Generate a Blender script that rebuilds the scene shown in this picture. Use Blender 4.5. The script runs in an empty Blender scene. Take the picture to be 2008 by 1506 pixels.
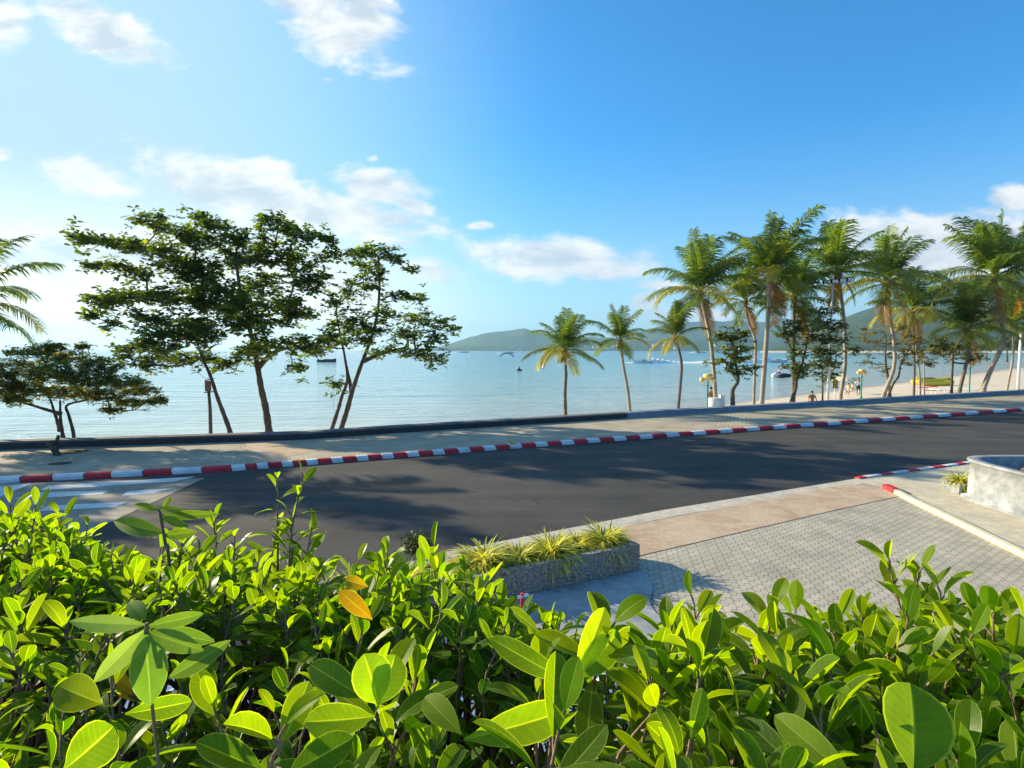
import bpy, math, random
import numpy as np
from mathutils import Vector
R = math.radians
random.seed(7); rng = np.random.default_rng(7)
S = bpy.context.scene; COL = S.collection

# ------------------------------------------------------------ camera, sky, sun, exposure
FPX, CX, CY, HZ, CAMH = 1100.0, 1004.0, 753.0, 686.0, 3.2
PITCH = math.atan((CY-HZ)/FPX)
cam = bpy.data.cameras.new('camera'); camo = bpy.data.objects.new('camera', cam); COL.objects.link(camo)
camo.location = (0, 0, CAMH); camo.rotation_euler = (R(90)-PITCH, 0, 0)
cam.sensor_width = 36; cam.lens = FPX/2008*36; cam.clip_start = .02; cam.clip_end = 60000
S.camera = camo
S.view_settings.view_transform = 'Standard'; S.view_settings.look = 'None'; S.view_settings.gamma = 1
S.view_settings.exposure = 1.15
SUN_EL, SUN_LEFT = R(21), R(63)            # sun low, far to the left and a little ahead
sv = Vector((-math.sin(SUN_LEFT)*math.cos(SUN_EL), math.cos(SUN_LEFT)*math.cos(SUN_EL), math.sin(SUN_EL)))
sl = bpy.data.lights.new('sun', 'SUN'); sl.energy = 5.0; sl.angle = R(.55); sl.color = (1, .84, .57)
so = bpy.data.objects.new('sun', sl); COL.objects.link(so); so.rotation_euler = sv.to_track_quat('Z', 'Y').to_euler()

def ray(px, py):
    c, s = math.cos(PITCH), math.sin(PITCH); a = (px-CX)/FPX; b = (CY-py)/FPX
    return Vector((a, c+b*s, -s+b*c))
def P(px, py, z=0.0):
    r = ray(px, py); t = (z-CAMH)/r.z; return Vector((r.x*t, r.y*t, z))
def PY(px, py, Y):
    r = ray(px, py); t = Y/r.y; return Vector((r.x*t, Y, CAMH+r.z*t))

class NT:
    def __init__(s, tree): s.t = tree; s.n = tree.nodes; s.l = tree.links
    def new(s, typ, **kw):
        n = s.n.new(typ)
        for k, v in kw.items():
            if k.startswith('i_'): 
                key = k[2:]; key = int(key) if key.isdigit() else key.replace('_', ' ')
                n.inputs[key].default_value = v
            else: setattr(n, k, v)
        return n
    def link(s, a, b): s.l.new(a, b)
    def math(s, op, a, b=None, clamp=False):
        n = s.n.new('ShaderNodeMath'); n.operation = op; n.use_clamp = clamp
        for i, v in enumerate((a, b)):
            if v is None: continue
            if isinstance(v, (int, float)): n.inputs[i].default_value = v
            else: s.l.new(v, n.inputs[i])
        return n.outputs[0]
    def noise(s, vec, scale, detail=4, rough=.55, dist=0, out=0):
        n = s.n.new('ShaderNodeTexNoise'); n.inputs['Scale'].default_value = scale; n.inputs['Detail'].default_value = detail
        n.inputs['Roughness'].default_value = rough; n.inputs['Distortion'].default_value = dist
        if vec is not None: s.l.new(vec, n.inputs['Vector'])
        return n.outputs[out]
    def ramp(s, fac, stops, interp='LINEAR'):
        n = s.n.new('ShaderNodeValToRGB'); cr = n.color_ramp; cr.interpolation = interp
        while len(cr.elements) < len(stops): cr.elements.new(.5)
        for e, (p, c) in zip(cr.elements, stops):
            e.position = p; e.color = (c, c, c, 1) if isinstance(c, (int, float)) else (*c, 1)
        s.l.new(fac, n.inputs[0]); return n.outputs[0]
    def mix(s, fac, a, b, typ='MIX'):
        n = s.n.new('ShaderNodeMix'); n.data_type = 'RGBA'; n.blend_type = typ
        for i, v in ((0, fac), (6, a), (7, b)):
            if isinstance(v, (int, float)): n.inputs[i].default_value = v
            elif isinstance(v, tuple): n.inputs[i].default_value = (*v, 1)
            else: s.l.new(v, n.inputs[i])
        return n.outputs[2]
    def mapr(s, v, a, b, c=0, d=1, smooth=True):
        n = s.n.new('ShaderNodeMapRange'); n.interpolation_type = 'SMOOTHSTEP' if smooth else 'LINEAR'
        s.l.new(v, n.inputs[0])
        for i, x in zip((1, 2, 3, 4), (a, b, c, d)): n.inputs[i].default_value = x
        return n.outputs[0]

W = bpy.data.worlds.new('World'); S.world = W; W.use_nodes = True
w = NT(W.node_tree); w.n.clear()
wo = w.new('ShaderNodeOutputWorld'); bg = w.new('ShaderNodeBackground'); bg.inputs[1].default_value = .067
sky = w.new('ShaderNodeTexSky'); sky.sky_type = 'NISHITA'; sky.sun_disc = False
sky.sun_elevation = SUN_EL; sky.sun_rotation = -SUN_LEFT; sky.air_density = 1.0; sky.dust_density = 1.2; sky.ozone_density = 2.0
tc = w.new('ShaderNodeTexCoord'); D = tc.outputs['Generated']
hs = w.new('ShaderNodeHueSaturation'); hs.inputs['Saturation'].default_value = 1.0; hs.inputs['Value'].default_value = 1.18
w.link(sky.outputs[0], hs.inputs['Color']); skyt = w.mix(1.0, hs.outputs[0], (.26, 1.0, 1.5), 'MULTIPLY')
# thin bright veil around the (unseen) sun side
dt = w.new('ShaderNodeVectorMath', operation='DOT_PRODUCT'); w.link(D, dt.inputs[0])
gd = Vector((-.87, .28, .12)).normalized(); dt.inputs[1].default_value = gd
glow = w.mapr(dt.outputs['Value'], .24, .84, 0, .97)
sp = w.new('ShaderNodeSeparateXYZ'); w.link(D, sp.inputs[0])
hb = w.mapr(sp.outputs[2], 0, .36, .60, 0)
veil = w.math('ADD', glow, hb, True)
vcol = w.mix(w.mapr(sp.outputs[2], 0, .28, 1, 0), (3.5, 5.1, 6.1), w.mix(w.mapr(dt.outputs['Value'], .2, .75), (5.6, 6.7, 7.0), (10.6, 10.3, 9.7)))
skyc = w.mix(veil, skyt, vcol)
# clouds laid out by direction on the sky
yy = w.math('MAXIMUM', sp.outputs[1], .02)
u = w.math('DIVIDE', sp.outputs[0], yy); v = w.math('DIVIDE', sp.outputs[2], yy)
cb = w.new('ShaderNodeCombineXYZ'); w.link(u, cb.inputs[0]); w.link(v, cb.inputs[1]); uv = cb.outputs[0]
CL = [(195,62,130,52,-28,1),(15,45,50,60,-40,.9),(650,45,135,62,-30,1),(705,30,70,70,0,1),(175,350,105,42,-12,.95),(350,345,60,38,-10,1),
      (470,372,200,50,-14,1.15),(620,410,220,42,-10,1.1),(510,335,70,28,0,1),(735,365,90,40,-8,1),(800,400,60,24,-20,.75),(1090,510,180,44,-2,1.0),(1160,530,120,26,0,.9),
      (1010,520,80,30,0,.85),(1850,485,210,62,0,1.25),(1700,450,110,22,5,.8),(1995,388,60,26,0,.9),(1262,592,42,22,20,.9),(850,535,90,34,-15,.8),
      (150,500,330,60,0,.9),(760,470,110,16,-8,.7),(940,442,40,12,0,.65),(645,158,22,12,0,.55),(1330,620,200,26,0,.6),(1300,560,150,20,0,.5),(730,310,22,14,0,.6),(0,300,60,30,0,.5)]
dens = None
for (px, py, rx, ry, rot, st) in CL:
    d = ray(px, py); mp = w.new('ShaderNodeMapping', vector_type='TEXTURE')
    mp.inputs['Location'].default_value = (d.x/d.y, d.z/d.y, 0); mp.inputs['Rotation'].default_value = (0, 0, R(rot))
    mp.inputs['Scale'].default_value = (rx/FPX, ry/FPX, 1); w.link(uv, mp.inputs['Vector'])
    ln = w.new('ShaderNodeVectorMath', operation='LENGTH'); w.link(mp.outputs[0], ln.inputs[0])
    a = w.math('SUBTRACT', st+.14, ln.outputs['Value'])
    dens = a if dens is None else w.math('MAXIMUM', dens, a)
mp = w.new('ShaderNodeMapping'); mp.inputs['Scale'].default_value = (1, 1.9, 1); mp.inputs['Rotation'].default_value = (0, 0, R(12)); w.link(uv, mp.inputs['Vector'])
n1 = w.noise(mp.outputs[0], 7.5, 8, .58, .35)
n2 = w.noise(mp.outputs[0], 26, 5, .6, .2)
dd = w.math('ADD', w.math('MAXIMUM', dens, -.9), w.math('MULTIPLY', w.math('SUBTRACT', n1, .5), 2.2))
dd = w.math('ADD', dd, w.math('MULTIPLY', w.math('SUBTRACT', n2, .5), .55))
alpha = w.mapr(dd, -.05, .60)
alpha = w.math('MULTIPLY', alpha, w.mapr(sp.outputs[1], .05, .2), True)
alpha = w.math('MULTIPLY', alpha, .93)
mp2 = w.new('ShaderNodeMapping'); mp2.inputs['Location'].default_value = (.03, .045, 0); mp2.inputs['Scale'].default_value = (1, 1.9, 1); mp2.inputs['Rotation'].default_value = (0, 0, R(12)); w.link(uv, mp2.inputs['Vector'])
n3 = w.noise(mp2.outputs[0], 7.5, 6, .58, .35)
shade = w.mapr(w.math('ADD', w.math('SUBTRACT', n1, n3), w.math('MULTIPLY', dd, -.14)), -.26, .06)
cc = w.mix(shade, (4.3, 4.9, 5.5), (7.4, 7.3, 7.1))
fin = w.mix(alpha, skyc, cc)
w.link(fin, bg.inputs[0]); w.link(bg.outputs[0], wo.inputs[0])

# ------------------------------------------------------------ helpers
ORG = {}
def tag(o, label=None, cat=None, group=None, kind=None):
    if label: o['label'] = label
    if cat: o['category'] = cat
    if group: o['group'] = group
    if kind: o['kind'] = kind
    return o
def thing(name, label, cat, loc, group=None):
    o = bpy.data.objects.new(name, None); COL.objects.link(o); o.location = loc; o.empty_display_size = .1
    ORG[o.name] = Vector(loc); return tag(o, label, cat, group)
def mesh(name, V, F, mat, parent=None, smooth=False, tint=None, uvs=None, midx=None):
    V = np.asarray(V, dtype=np.float64).reshape(-1, 3)
    org = ORG[parent.name] if parent is not None else Vector((0, 0, 0))
    V = V - np.array(org)
    me = bpy.data.meshes.new(name)
    if isinstance(F, np.ndarray):
        n, k = F.shape
        me.vertices.add(len(V)); me.vertices.foreach_set('co', V.ravel())
        me.loops.add(n*k); me.loops.foreach_set('vertex_index', F.ravel().astype(np.int32))
        me.polygons.add(n); me.polygons.foreach_set('loop_start', np.arange(0, n*k, k, dtype=np.int32))
        me.update(calc_edges=True)
    else:
        me.from_pydata(V.tolist(), [], F); me.update()
    for m in (mat if isinstance(mat, (list, tuple)) else [mat]): me.materials.append(m)
    if smooth: me.polygons.foreach_set('use_smooth', np.ones(len(me.polygons), dtype=bool))
    if midx is not None: me.polygons.foreach_set('material_index', np.asarray(midx, dtype=np.int32))
    if tint is not None:
        a = me.attributes.new('tint', 'FLOAT_COLOR', 'POINT'); t = np.ones((len(V), 4)); t[:, :3] = tint; a.data.foreach_set('color', t.ravel())
    if uvs is not None:
        a = me.attributes.new('luv', 'FLOAT_VECTOR', 'POINT'); t = np.zeros((len(V), 3)); t[:, :2] = uvs; a.data.foreach_set('vector', t.ravel())
    o = bpy.data.objects.new(name, me); COL.objects.link(o)
    if parent is not None: o.parent = parent; ORG[o.name] = org
    else: ORG[o.name] = Vector((0, 0, 0))
    return o
class MB:
    def __init__(s): s.V = []; s.F = []; s.M = []
    def add(s, V, F, m=0):
        b = len(s.V); s.V += [tuple(v) for v in V]; s.F += [tuple(i+b for i in f) for f in F]; s.M += [m]*len(F)
    def box(s, c, d, rz=0, m=0, tilt=None):
        c = Vector(c); dx, dy, dz = d[0]/2, d[1]/2, d[2]/2; cr, sr = math.cos(rz), math.sin(rz); V = []
        for z in (-dz, dz):
            for x, y in ((-dx, -dy), (dx, -dy), (dx, dy), (-dx, dy)):
                p = Vector((x, y, z))
                if tilt: p.rotate(tilt)
                V.append((c.x+p.x*cr-p.y*sr, c.y+p.x*sr+p.y*cr, c.z+p.z))
        s.add(V, [(3, 2, 1, 0), (4, 5, 6, 7), (0, 1, 5, 4), (1, 2, 6, 5), (2, 3, 7, 6), (3, 0, 4, 7)], m)
    def tube(s, pts, rad, n=8, m=0, cap=True):
        pts = [Vector(p) for p in pts]; k = len(pts)
        if isinstance(rad, (int, float)): rad = [rad]*k
        V = []; nrm = None
        for i in range(k):
            t = (pts[min(i+1, k-1)]-pts[max(i-1, 0)]).normalized()
            if nrm is None: nrm = t.orthogonal().normalized()
            nrm = (nrm-t*nrm.dot(t)).normalized(); b = t.cross(nrm)
            for j in range(n):
                a = 2*math.pi*j/n; V.append(pts[i]+(nrm*math.cos(a)+b*math.sin(a))*rad[i])
        F = [(i*n+j, i*n+(j+1) % n, (i+1)*n+(j+1) % n, (i+1)*n+j) for i in range(k-1) for j in range(n)]
        if cap: F += [tuple(range(n))[::-1], tuple(range((k-1)*n, k*n))]
        s.add(V, F, m)
    def lathe(s, c, prof, n=12, m=0):
        c = Vector(c); V = []
        for r, z in prof:
            for j in range(n):
                a = 2*math.pi*j/n; V.append((c.x+r*math.cos(a), c.y+r*math.sin(a), c.z+z))
        k = len(prof)
        F = [(i*n+j, i*n+(j+1) % n, (i+1)*n+(j+1) % n, (i+1)*n+j) for i in range(k-1) for j in range(n)]
        F += [tuple(range(n))[::-1], tuple(range((k-1)*n, k*n))]; s.add(V, F, m)
    def build(s, name, mat, parent=None, smooth=False):
        return mesh(name, s.V, s.F, mat, parent, smooth, midx=s.M)
def catmull(pts, n=6):
    pts = [Vector(p) for p in pts]; out = []
    q = [2*pts[0]-pts[1]]+pts+[2*pts[-1]-pts[-2]]
    for i in range(1, len(q)-2):
        for k in range(n):
            t = k/n; a, b, c, d = q[i-1], q[i], q[i+1], q[i+2]
            out.append(.5*((2*b)+(c-a)*t+(2*a-5*b+4*c-d)*t*t+(3*b-a-3*c+d)*t**3))
    out.append(pts[-1]); return out

# ------------------------------------------------------------ materials
MATS = {}
def mat(name, build):
    if name in MATS: return MATS[name]
    m = bpy.data.materials.new(name); m.use_nodes = True; t = NT(m.node_tree); t.n.clear()
    out = t.new('ShaderNodeOutputMaterial'); pos = t.new('ShaderNodeNewGeometry').outputs['Position']
    t.link(build(t, pos), out.inputs[0]); MATS[name] = m; return m
def princ(t, col, rough=.7, bump=None, bstr=.3, bdist=.01, spec=.5, metal=0):
    p = t.new('ShaderNodeBsdfPrincipled')
    if isinstance(col, tuple): p.inputs['Base Color'].default_value = (*col, 1)
    else: t.link(col, p.inputs['Base Color'])
    if isinstance(rough, (int, float)): p.inputs['Roughness'].default_value = rough
    else: t.link(rough, p.inputs['Roughness'])
    p.inputs['Specular IOR Level'].default_value = spec; p.inputs['Metallic'].default_value = metal
    if bump is not None:
        b = t.new('ShaderNodeBump'); b.inputs['Strength'].default_value = bstr; b.inputs['Distance'].default_value = bdist
        t.link(bump, b.inputs['Height']); t.link(b.outputs[0], p.inputs['Normal'])
    return p.outputs[0]
def plain(name, c, rough=.6, var=.25, scale=6, metal=0, bump=.15):
    def f(t, pos):
        n = t.noise(pos, scale, 6, .6); k = t.ramp(n, [(.25, 1-var), (.75, 1+var*.5)])
        return princ(t, t.mix(1.0, c, k, 'MULTIPLY'), rough, n, bump, .01, .4, metal)
    return mat(name, f)
def f_asph(t, pos):
    a = t.noise(pos, 170, 3, .7); b = t.noise(pos, .55, 5, .6); c = t.noise(pos, 9, 4, .7)
    col = t.ramp(a, [(.3, (.024, .025, .027)), (.62, (.056, .055, .052)), (.8, (.17, .16, .15))])
    col = t.mix(t.ramp(b, [(.35, 0), (.7, .55)]), col, (.095, .088, .080))
    col = t.mix(t.ramp(c, [(.6, 0), (.8, .35)]), col, (.03, .03, .03))
    vo = t.new('ShaderNodeTexVoronoi', feature='DISTANCE_TO_EDGE'); vo.inputs['Scale'].default_value = .33
    wv = t.new('ShaderNodeVectorMath', operation='ADD'); nz = t.new('ShaderNodeTexNoise'); nz.inputs['Scale'].default_value = 1.6; nz.inputs['Detail'].default_value = 6; t.link(pos, nz.inputs['Vector']); t.link(pos, wv.inputs[0]); t.link(nz.outputs[1], wv.inputs[1]); t.link(wv.outputs[0], vo.inputs['Vector'])
    crk = t.math('MULTIPLY', t.mapr(vo.outputs['Distance'], .0, .006, .75, 0), t.mapr(b, .48, .58), True)
    col = t.mix(crk, col, (.012, .012, .012))
    mp = t.new('ShaderNodeMapping'); mp.inputs['Rotation'].default_value = (0, 0, -.42); mp.inputs['Scale'].default_value = (.05, 1, 1); t.link(pos, mp.inputs['Vector'])
    st = t.noise(mp.outputs[0], 1.3, 5, .6); col = t.mix(1.0, col, t.ramp(st, [(.35, .72), (.65, 1.18)]), 'MULTIPLY')
    return princ(t, col, .85, a, .5, .006, .3)
def pave(name, c1, c2, rot=.5, joint=(.13, .12, .105), mort=.05):
    def f(t, pos):
        mp = t.new('ShaderNodeMapping'); mp.inputs['Rotation'].default_value = (0, 0, -rot); t.link(pos, mp.inputs['Vector'])
        s = t.new('ShaderNodeSeparateXYZ'); t.link(mp.outputs[0], s.inputs[0]); x, y = s.outputs[0], s.outputs[1]
        bw, bh = .235, .115
        wx = t.math('MULTIPLY', t.math('SINE', t.math('MULTIPLY', y, 2*math.pi/bh)), .016)
        wy = t.math('MULTIPLY', t.math('SINE', t.math('MULTIPLY', x, 4*math.pi/bw)), .017)
        c = t.new('ShaderNodeCombineXYZ'); t.link(t.math('ADD', x, wx), c.inputs[0]); t.link(t.math('ADD', y, wy), c.inputs[1])
        b = t.new('ShaderNodeTexBrick', offset=.5); t.link(c.outputs[0], b.inputs['Vector'])
        for k, v in (('Scale', 1), ('Brick Width', bw), ('Row Height', bh), ('Mortar Size', mort*.1), ('Mortar Smooth', .35), ('Bias', 0)): b.inputs[k].default_value = v
        b.inputs['Color1'].default_value = (*c1, 1); b.inputs['Color2'].default_value = (*c2, 1); b.inputs['Mortar'].default_value = (*joint, 1)
        n = t.noise(pos, 1.1, 6, .62); n2 = t.noise(pos, 60, 4, .7); n3 = t.noise(pos, 6, 5, .6)
        col = t.mix(1.0, b.outputs['Color'], t.ramp(n, [(.3, .72), (.7, 1.12)]), 'MULTIPLY')
        col = t.mix(1.0, col, t.ramp(n2, [(.3, .78), (.75, 1.15)]), 'MULTIPLY')
        col = t.mix(t.ramp(n3, [(.58, 0), (.75, .4)]), col, (.17, .155, .13))
        h = t.math('ADD', t.math('MULTIPLY', t.math('SUBTRACT', 1, b.outputs['Fac']), 1), t.math('MULTIPLY', n2, .3))
        return princ(t, col, .85, h, .6, .008, .3)
    return mat(name, f)
def f_stamp(t, pos):
    n = t.noise(pos, 1.6, 6, .65, .6); n2 = t.noise(pos, 14, 6, .7); n3 = t.noise(pos, 130, 3, .7)
    col = t.ramp(n, [(.3, (.38, .27, .175)), (.55, (.50, .38, .265)), (.75, (.54, .45, .34))])
    wv = t.new('ShaderNodeTexWave', wave_type='RINGS'); wv.inputs['Scale'].default_value = .55; wv.inputs['Distortion'].default_value = 3; wv.inputs['Detail'].default_value = 2; t.link(pos, wv.inputs['Vector'])
    col = t.mix(t.ramp(wv.outputs['Fac'], [(.95, 0), (.99, .22)]), col, (.55, .46, .38))
    col = t.mix(1.0, col, t.ramp(n2, [(.3, .8), (.7, 1.12)]), 'MULTIPLY'); col = t.mix(1.0, col, t.ramp(n3, [(.3, .88), (.7, 1.1)]), 'MULTIPLY')
    return princ(t, col, .8, n2, .25, .006, .3)
def f_conc(c, v=.3):
    def f(t, pos):
        n = t.noise(pos, 1.7, 8, .68, .5); n2 = t.noise(pos, 55, 4, .7); n3 = t.noise(pos, 7, 5, .7)
        col = t.mix(1.0, c, t.ramp(n, [(.3, 1-v), (.7, 1+v*.35)]), 'MULTIPLY')
        col = t.mix(1.0, col, t.ramp(n3, [(.35, .8), (.65, 1.08)]), 'MULTIPLY')
        col = t.mix(1.0, col, t.ramp(n2, [(.3, .85), (.7, 1.1)]), 'MULTIPLY')
        return princ(t, col, .85, n2, .35, .006, .3)
    return f
def f_chip(c):
    def f(t, pos):
        n = t.noise(pos, 13, 6, .75, .4); n2 = t.noise(pos, 2.2, 5, .65); n3 = t.noise(pos, 90, 3, .7)
        col = t.mix(1.0, c, t.ramp(n2, [(.3, .72), (.7, 1.05)]), 'MULTIPLY')
        col = t.mix(t.mapr(n, .60, .67, 0, .8), col, (.30, .28, .25)); col = t.mix(1.0, col, t.ramp(n3, [(.3, .88), (.7, 1.06)]), 'MULTIPLY')
        return princ(t, col, .65, n, .3, .006, .35)
    return f
def f_agg(t, pos):
    vo = t.new('ShaderNodeTexVoronoi'); vo.inputs['Scale'].default_value = 75; t.link(pos, vo.inputs['Vector'])
    c = t.ramp(vo.outputs['Distance'], [(.1, (.62, .58, .50)), (.65, (.20, .18, .16))])
    k = t.new('ShaderNodeSeparateColor'); t.link(vo.outputs['Color'], k.inputs[0])
    col = t.mix(1.0, c, t.ramp(k.outputs[0], [(0, .45), (1, 1.3)]), 'MULTIPLY')
    return princ(t, col, .8, t.math('SUBTRACT', 1, vo.outputs['Distance']), .8, .01, .3)
def f_sand(t, pos):
    n = t.noise(pos, .35, 6, .6); n2 = t.noise(pos, 5, 6, .7); s = t.new('ShaderNodeSeparateXYZ'); t.link(pos, s.inputs[0])
    col = t.ramp(n, [(.3, (.50, .43, .33)), (.7, (.64, .56, .45))])
    wet = t.mapr(t.math('ADD', s.outputs[2], t.math('MULTIPLY', n, .2)), -2.0, -1.6, .75, 0)
    col = t.mix(wet, col, (.30, .26, .22))
    return princ(t, col, .9, n2, .8, .06, .2)
def f_sea(t, pos):
    s = t.new('ShaderNodeSeparateXYZ'); t.link(pos, s.inputs[0])
    # distance off the shoreline, which runs Y = 35.5 + .86 X
    d = t.math('SUBTRACT', s.outputs[1], t.math('MAXIMUM', t.math('ADD', t.math('MULTIPLY', s.outputs[0], .86), 35.5), 20))
    ds = t.math('LOGARITHM', t.math('MAXIMUM', t.math('ADD', d, 6), 1), 10.0)
    nn = t.noise(pos, .012, 4, .6)
    ds = t.math('ADD', ds, t.math('MULTIPLY', t.math('SUBTRACT', nn, .5), .5))
    col = t.ramp(t.math('DIVIDE', ds, 4), [(.2, (.52, .50, .44)), (.34, (.46, .57, .53)), (.48, (.28, .50, .51)), (.62, (.15, .38, .45)), (.85, (.06, .23, .35))])
    mp = t.new('ShaderNodeMapping'); mp.inputs['Rotation'].default_value = (0, 0, R(-16)); mp.inputs['Scale'].default_value = (.28, 1, 1); t.link(pos, mp.inputs['Vector'])
    a = t.noise(mp.outputs[0], 1.1, 5, .62, .4); b = t.noise(mp.outputs[0], .16, 4, .55, .3); c = t.noise(mp.outputs[0], 5, 3, .6)
    h = t.math('ADD', t.math('ADD', t.math('MULTIPLY', a, .5), t.math('MULTIPLY', b, 2.0)), t.math('MULTIPLY', c, .08))
    foam = t.math('MULTIPLY', t.mapr(b, .6, .66), t.mapr(d, 0, 9, .9, 0), True)
    col = t.mix(foam, col, (.8, .82, .82))
    return princ(t, col, .10, h, 1.0, .75, .5)
def f_bark(c, ring=0):
    def f(t, pos):
        mp = t.new('ShaderNodeMapping'); mp.inputs['Scale'].default_value = (1, 1, .35 if not ring else 1); t.link(pos, mp.inputs['Vector'])
        n = t.noise(mp.outputs[0], 14, 6, .7, .5); n2 = t.noise(pos, 2.2, 3, .6); k = n
        if ring:
            s = t.new('ShaderNodeSeparateXYZ'); t.link(pos, s.inputs[0])
            r_ = t.math('SINE', t.math('ADD', t.math('MULTIPLY', s.outputs[2], 60), t.math('MULTIPLY', n2, 9)))
            k = t.math('ADD', t.math('MULTIPLY', r_, .14), n)
        col = t.mix(1.0, c, t.ramp(k, [(.25, .5), (.7, 1.3)]), 'MULTIPLY')
        col = t.mix(t.ramp(n2, [(.5, 0), (.7, .5)]), col, tuple(x*.45 for x in c))
        return princ(t, col, .9, k, .8, .03, .2)
    return f
def leafmat(name, trans=.42, rough=.38, tmul=(1.6, 1.9, .55), veins=False, spec=.45):
    def f(t, pos):
        at = t.new('ShaderNodeAttribute', attribute_name='tint'); c = at.outputs['Color']
        oi = t.new('ShaderNodeObjectInfo'); c = t.mix(1.0, c, t.ramp(oi.outputs['Random'], [(0, .85), (1, 1.12)]), 'MULTIPLY')
        bump = None
        if veins:
            lu = t.new('ShaderNodeAttribute', attribute_name='luv'); s = t.new('ShaderNodeSeparateXYZ'); t.link(lu.outputs['Vector'], s.inputs[0])
            U, Vv = s.outputs[0], s.outputs[1]; av = t.math('ABSOLUTE', Vv)
            rib = t.mapr(av, .015, .075, 1, 0)
            ve = t.math('SINE', t.math('MULTIPLY', t.math('SUBTRACT', U, t.math('MULTIPLY', av, .16)), 62))
            ve = t.math('MULTIPLY', t.mapr(ve, .86, 1), .10)
            rim = t.math('MULTIPLY', t.mapr(av, .90, .99), .7)
            n = t.noise(pos, 34, 4, .6)
            c = t.mix(1.0, c, t.ramp(n, [(.3, .82), (.7, 1.14)]), 'MULTIPLY')
            k = t.math('MAXIMUM', t.math('MULTIPLY', rib, .6), t.math('MAXIMUM', ve, rim))
            sp_ = t.mapr(t.noise(pos, 120, 3, .7), .70, .76, 0, .7) if name == 'leaf_hedge' else 0
            c = t.mix(k, c, (.34, .46, .10)); c = t.mix(sp_, c, (.12, .08, .02)) if name == 'leaf_hedge' else c; bump = t.math('ADD', t.math('MULTIPLY', rib, -1), t.math('MULTIPLY', ve, -.8))
        p = princ(t, c, rough, bump, .35, .002, spec)
        tr = t.new('ShaderNodeBsdfTranslucent'); t.link(t.mix(1.0, c, tmul, 'MULTIPLY'), tr.inputs[0])
        mx = t.new('ShaderNodeMixShader'); mx.inputs[0].default_value = trans; t.link(p, mx.inputs[1]); t.link(tr.outputs[0], mx.inputs[2])
        return mx.outputs[0]
    return mat(name, f)
M_asph = mat('asphalt', f_asph)
M_prom = pave('promenade_pavers', (.56, .49, .36), (.49, .43, .32), .40, (.10, .09, .07), .11)
M_pav = pave('forecourt_pavers', (.50, .455, .365), (.43, .395, .32), .62, (.12, .11, .09), .05)
M_stamp = mat('stamped_concrete', f_stamp)
M_conc = mat('light_concrete', f_conc((.55, .51, .43)))
M_concL = mat('crossing_concrete', f_conc((.36, .325, .26)))
M_concR = mat('drive_concrete', f_conc((.58, .52, .40), .2))
M_worn = mat('worn_concrete', f_conc((.38, .41, .43), .5))
M_paint = mat('white_paint', f_chip((.76, .77, .78))); M_red = mat('red_paint', f_chip((.62, .030, .05)))
M_cream = plain('cream_paint', (.70, .62, .42), .7, .2, 9)
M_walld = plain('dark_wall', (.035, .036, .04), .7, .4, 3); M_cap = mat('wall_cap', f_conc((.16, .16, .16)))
M_wallg = mat('grey_wall', f_conc((.22, .27, .34), .2))  # bluish cast of the shaded face put into the grey concrete colour
M_agg = mat('aggregate', f_agg); M_sand = mat('sand', f_sand); M_sea = mat('sea_water', f_sea)
M_bark = mat('bark_dark', f_bark((.10, .08, .06))); M_palmb = mat('bark_palm', f_bark((.36, .31, .25), 1)); M_palmdk = mat('bark_palm_dark', f_bark((.17, .145, .12), 1))
M_twig = mat('bark_twig', f_bark((.24, .17, .11))); M_twigd = mat('bark_stem_dark', f_bark((.10, .07, .05)))
M_leafT = leafmat('leaf_tree', .45, .42, (2.1, 2.1, .4)); M_leafP = leafmat('leaf_palm', .42, .4, (1.9, 1.8, .4), spec=.5)
M_leafH = leafmat('leaf_hedge', .60, .36, (3.4, 2.9, .15), True, .22); M_leafW = leafmat('leaf_weed', .42, .6, (1.6, 1.7, .7), True, .25)
M_steel = plain('white_metal', (.72, .75, .78), .35, .15, 8); M_soil = plain('soil', (.07, .05, .035), .95, .5, 20, 0, .8)
M_green = plain('green_pole', (.02, .28, .22), .45, .15); M_yel = plain('yellow_plastic', (.85, .60, .03), .4, .1); M_blk = plain('black_plastic', (.015, .015, .017), .4, .2)
M_conP = mat('planter_concrete', f_conc((.36, .39, .42), .6)); M_gold = plain('gold_lamp', (.72, .56, .22), .5, .2)
M_dry = plain('dry_brown', (.20, .10, .06), .8, .5, 12, 0, .5)

# ------------------------------------------------------------ ground, road, promenade
def poly(name, pts, z, m, side=0, kind='structure', label=None):
    n = len(pts); V = [(p[0], p[1], z) for p in pts]; F = [tuple(range(n))]
    a = sum(V[i][0]*V[(i+1) % n][1]-V[(i+1) % n][0]*V[i][1] for i in range(n))
    if a < 0: V = V[::-1]
    if side:
        V += [(x, y, z-side) for x, y, _ in V[:n]]; F += [(i, n+i, n+(i+1) % n, (i+1) % n) for i in range(n)]
    o = mesh(name, V, F, m)
    if kind: o['kind'] = kind
    return o
PZ = .12; NZ = .08
kerbF = [P(0, 948), P(440, 925), P(1004, 880), P(2000, 806)]            # foot of the far kerb
kerbF = [Vector((x.x, x.y)) for x in kerbF]
d0 = (kerbF[1]-kerbF[0]).normalized(); d1 = (kerbF[3]-kerbF[2]).normalized()
kl = [kerbF[0]-d0*70]+kerbF+[kerbF[3]+d1*700]
wl = [P(0, 882, PZ), P(600, 862, PZ), P(780, 849, PZ), P(1230, 820, PZ), P(2008, 772, PZ)]
wl = [Vector((x.x, x.y)) for x in wl]
e0 = (wl[1]-wl[0]).normalized(); e1 = (wl[4]-wl[3]).normalized()
wl = [wl[0]-e0*60]+wl+[wl[-1]+e1*900]
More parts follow.
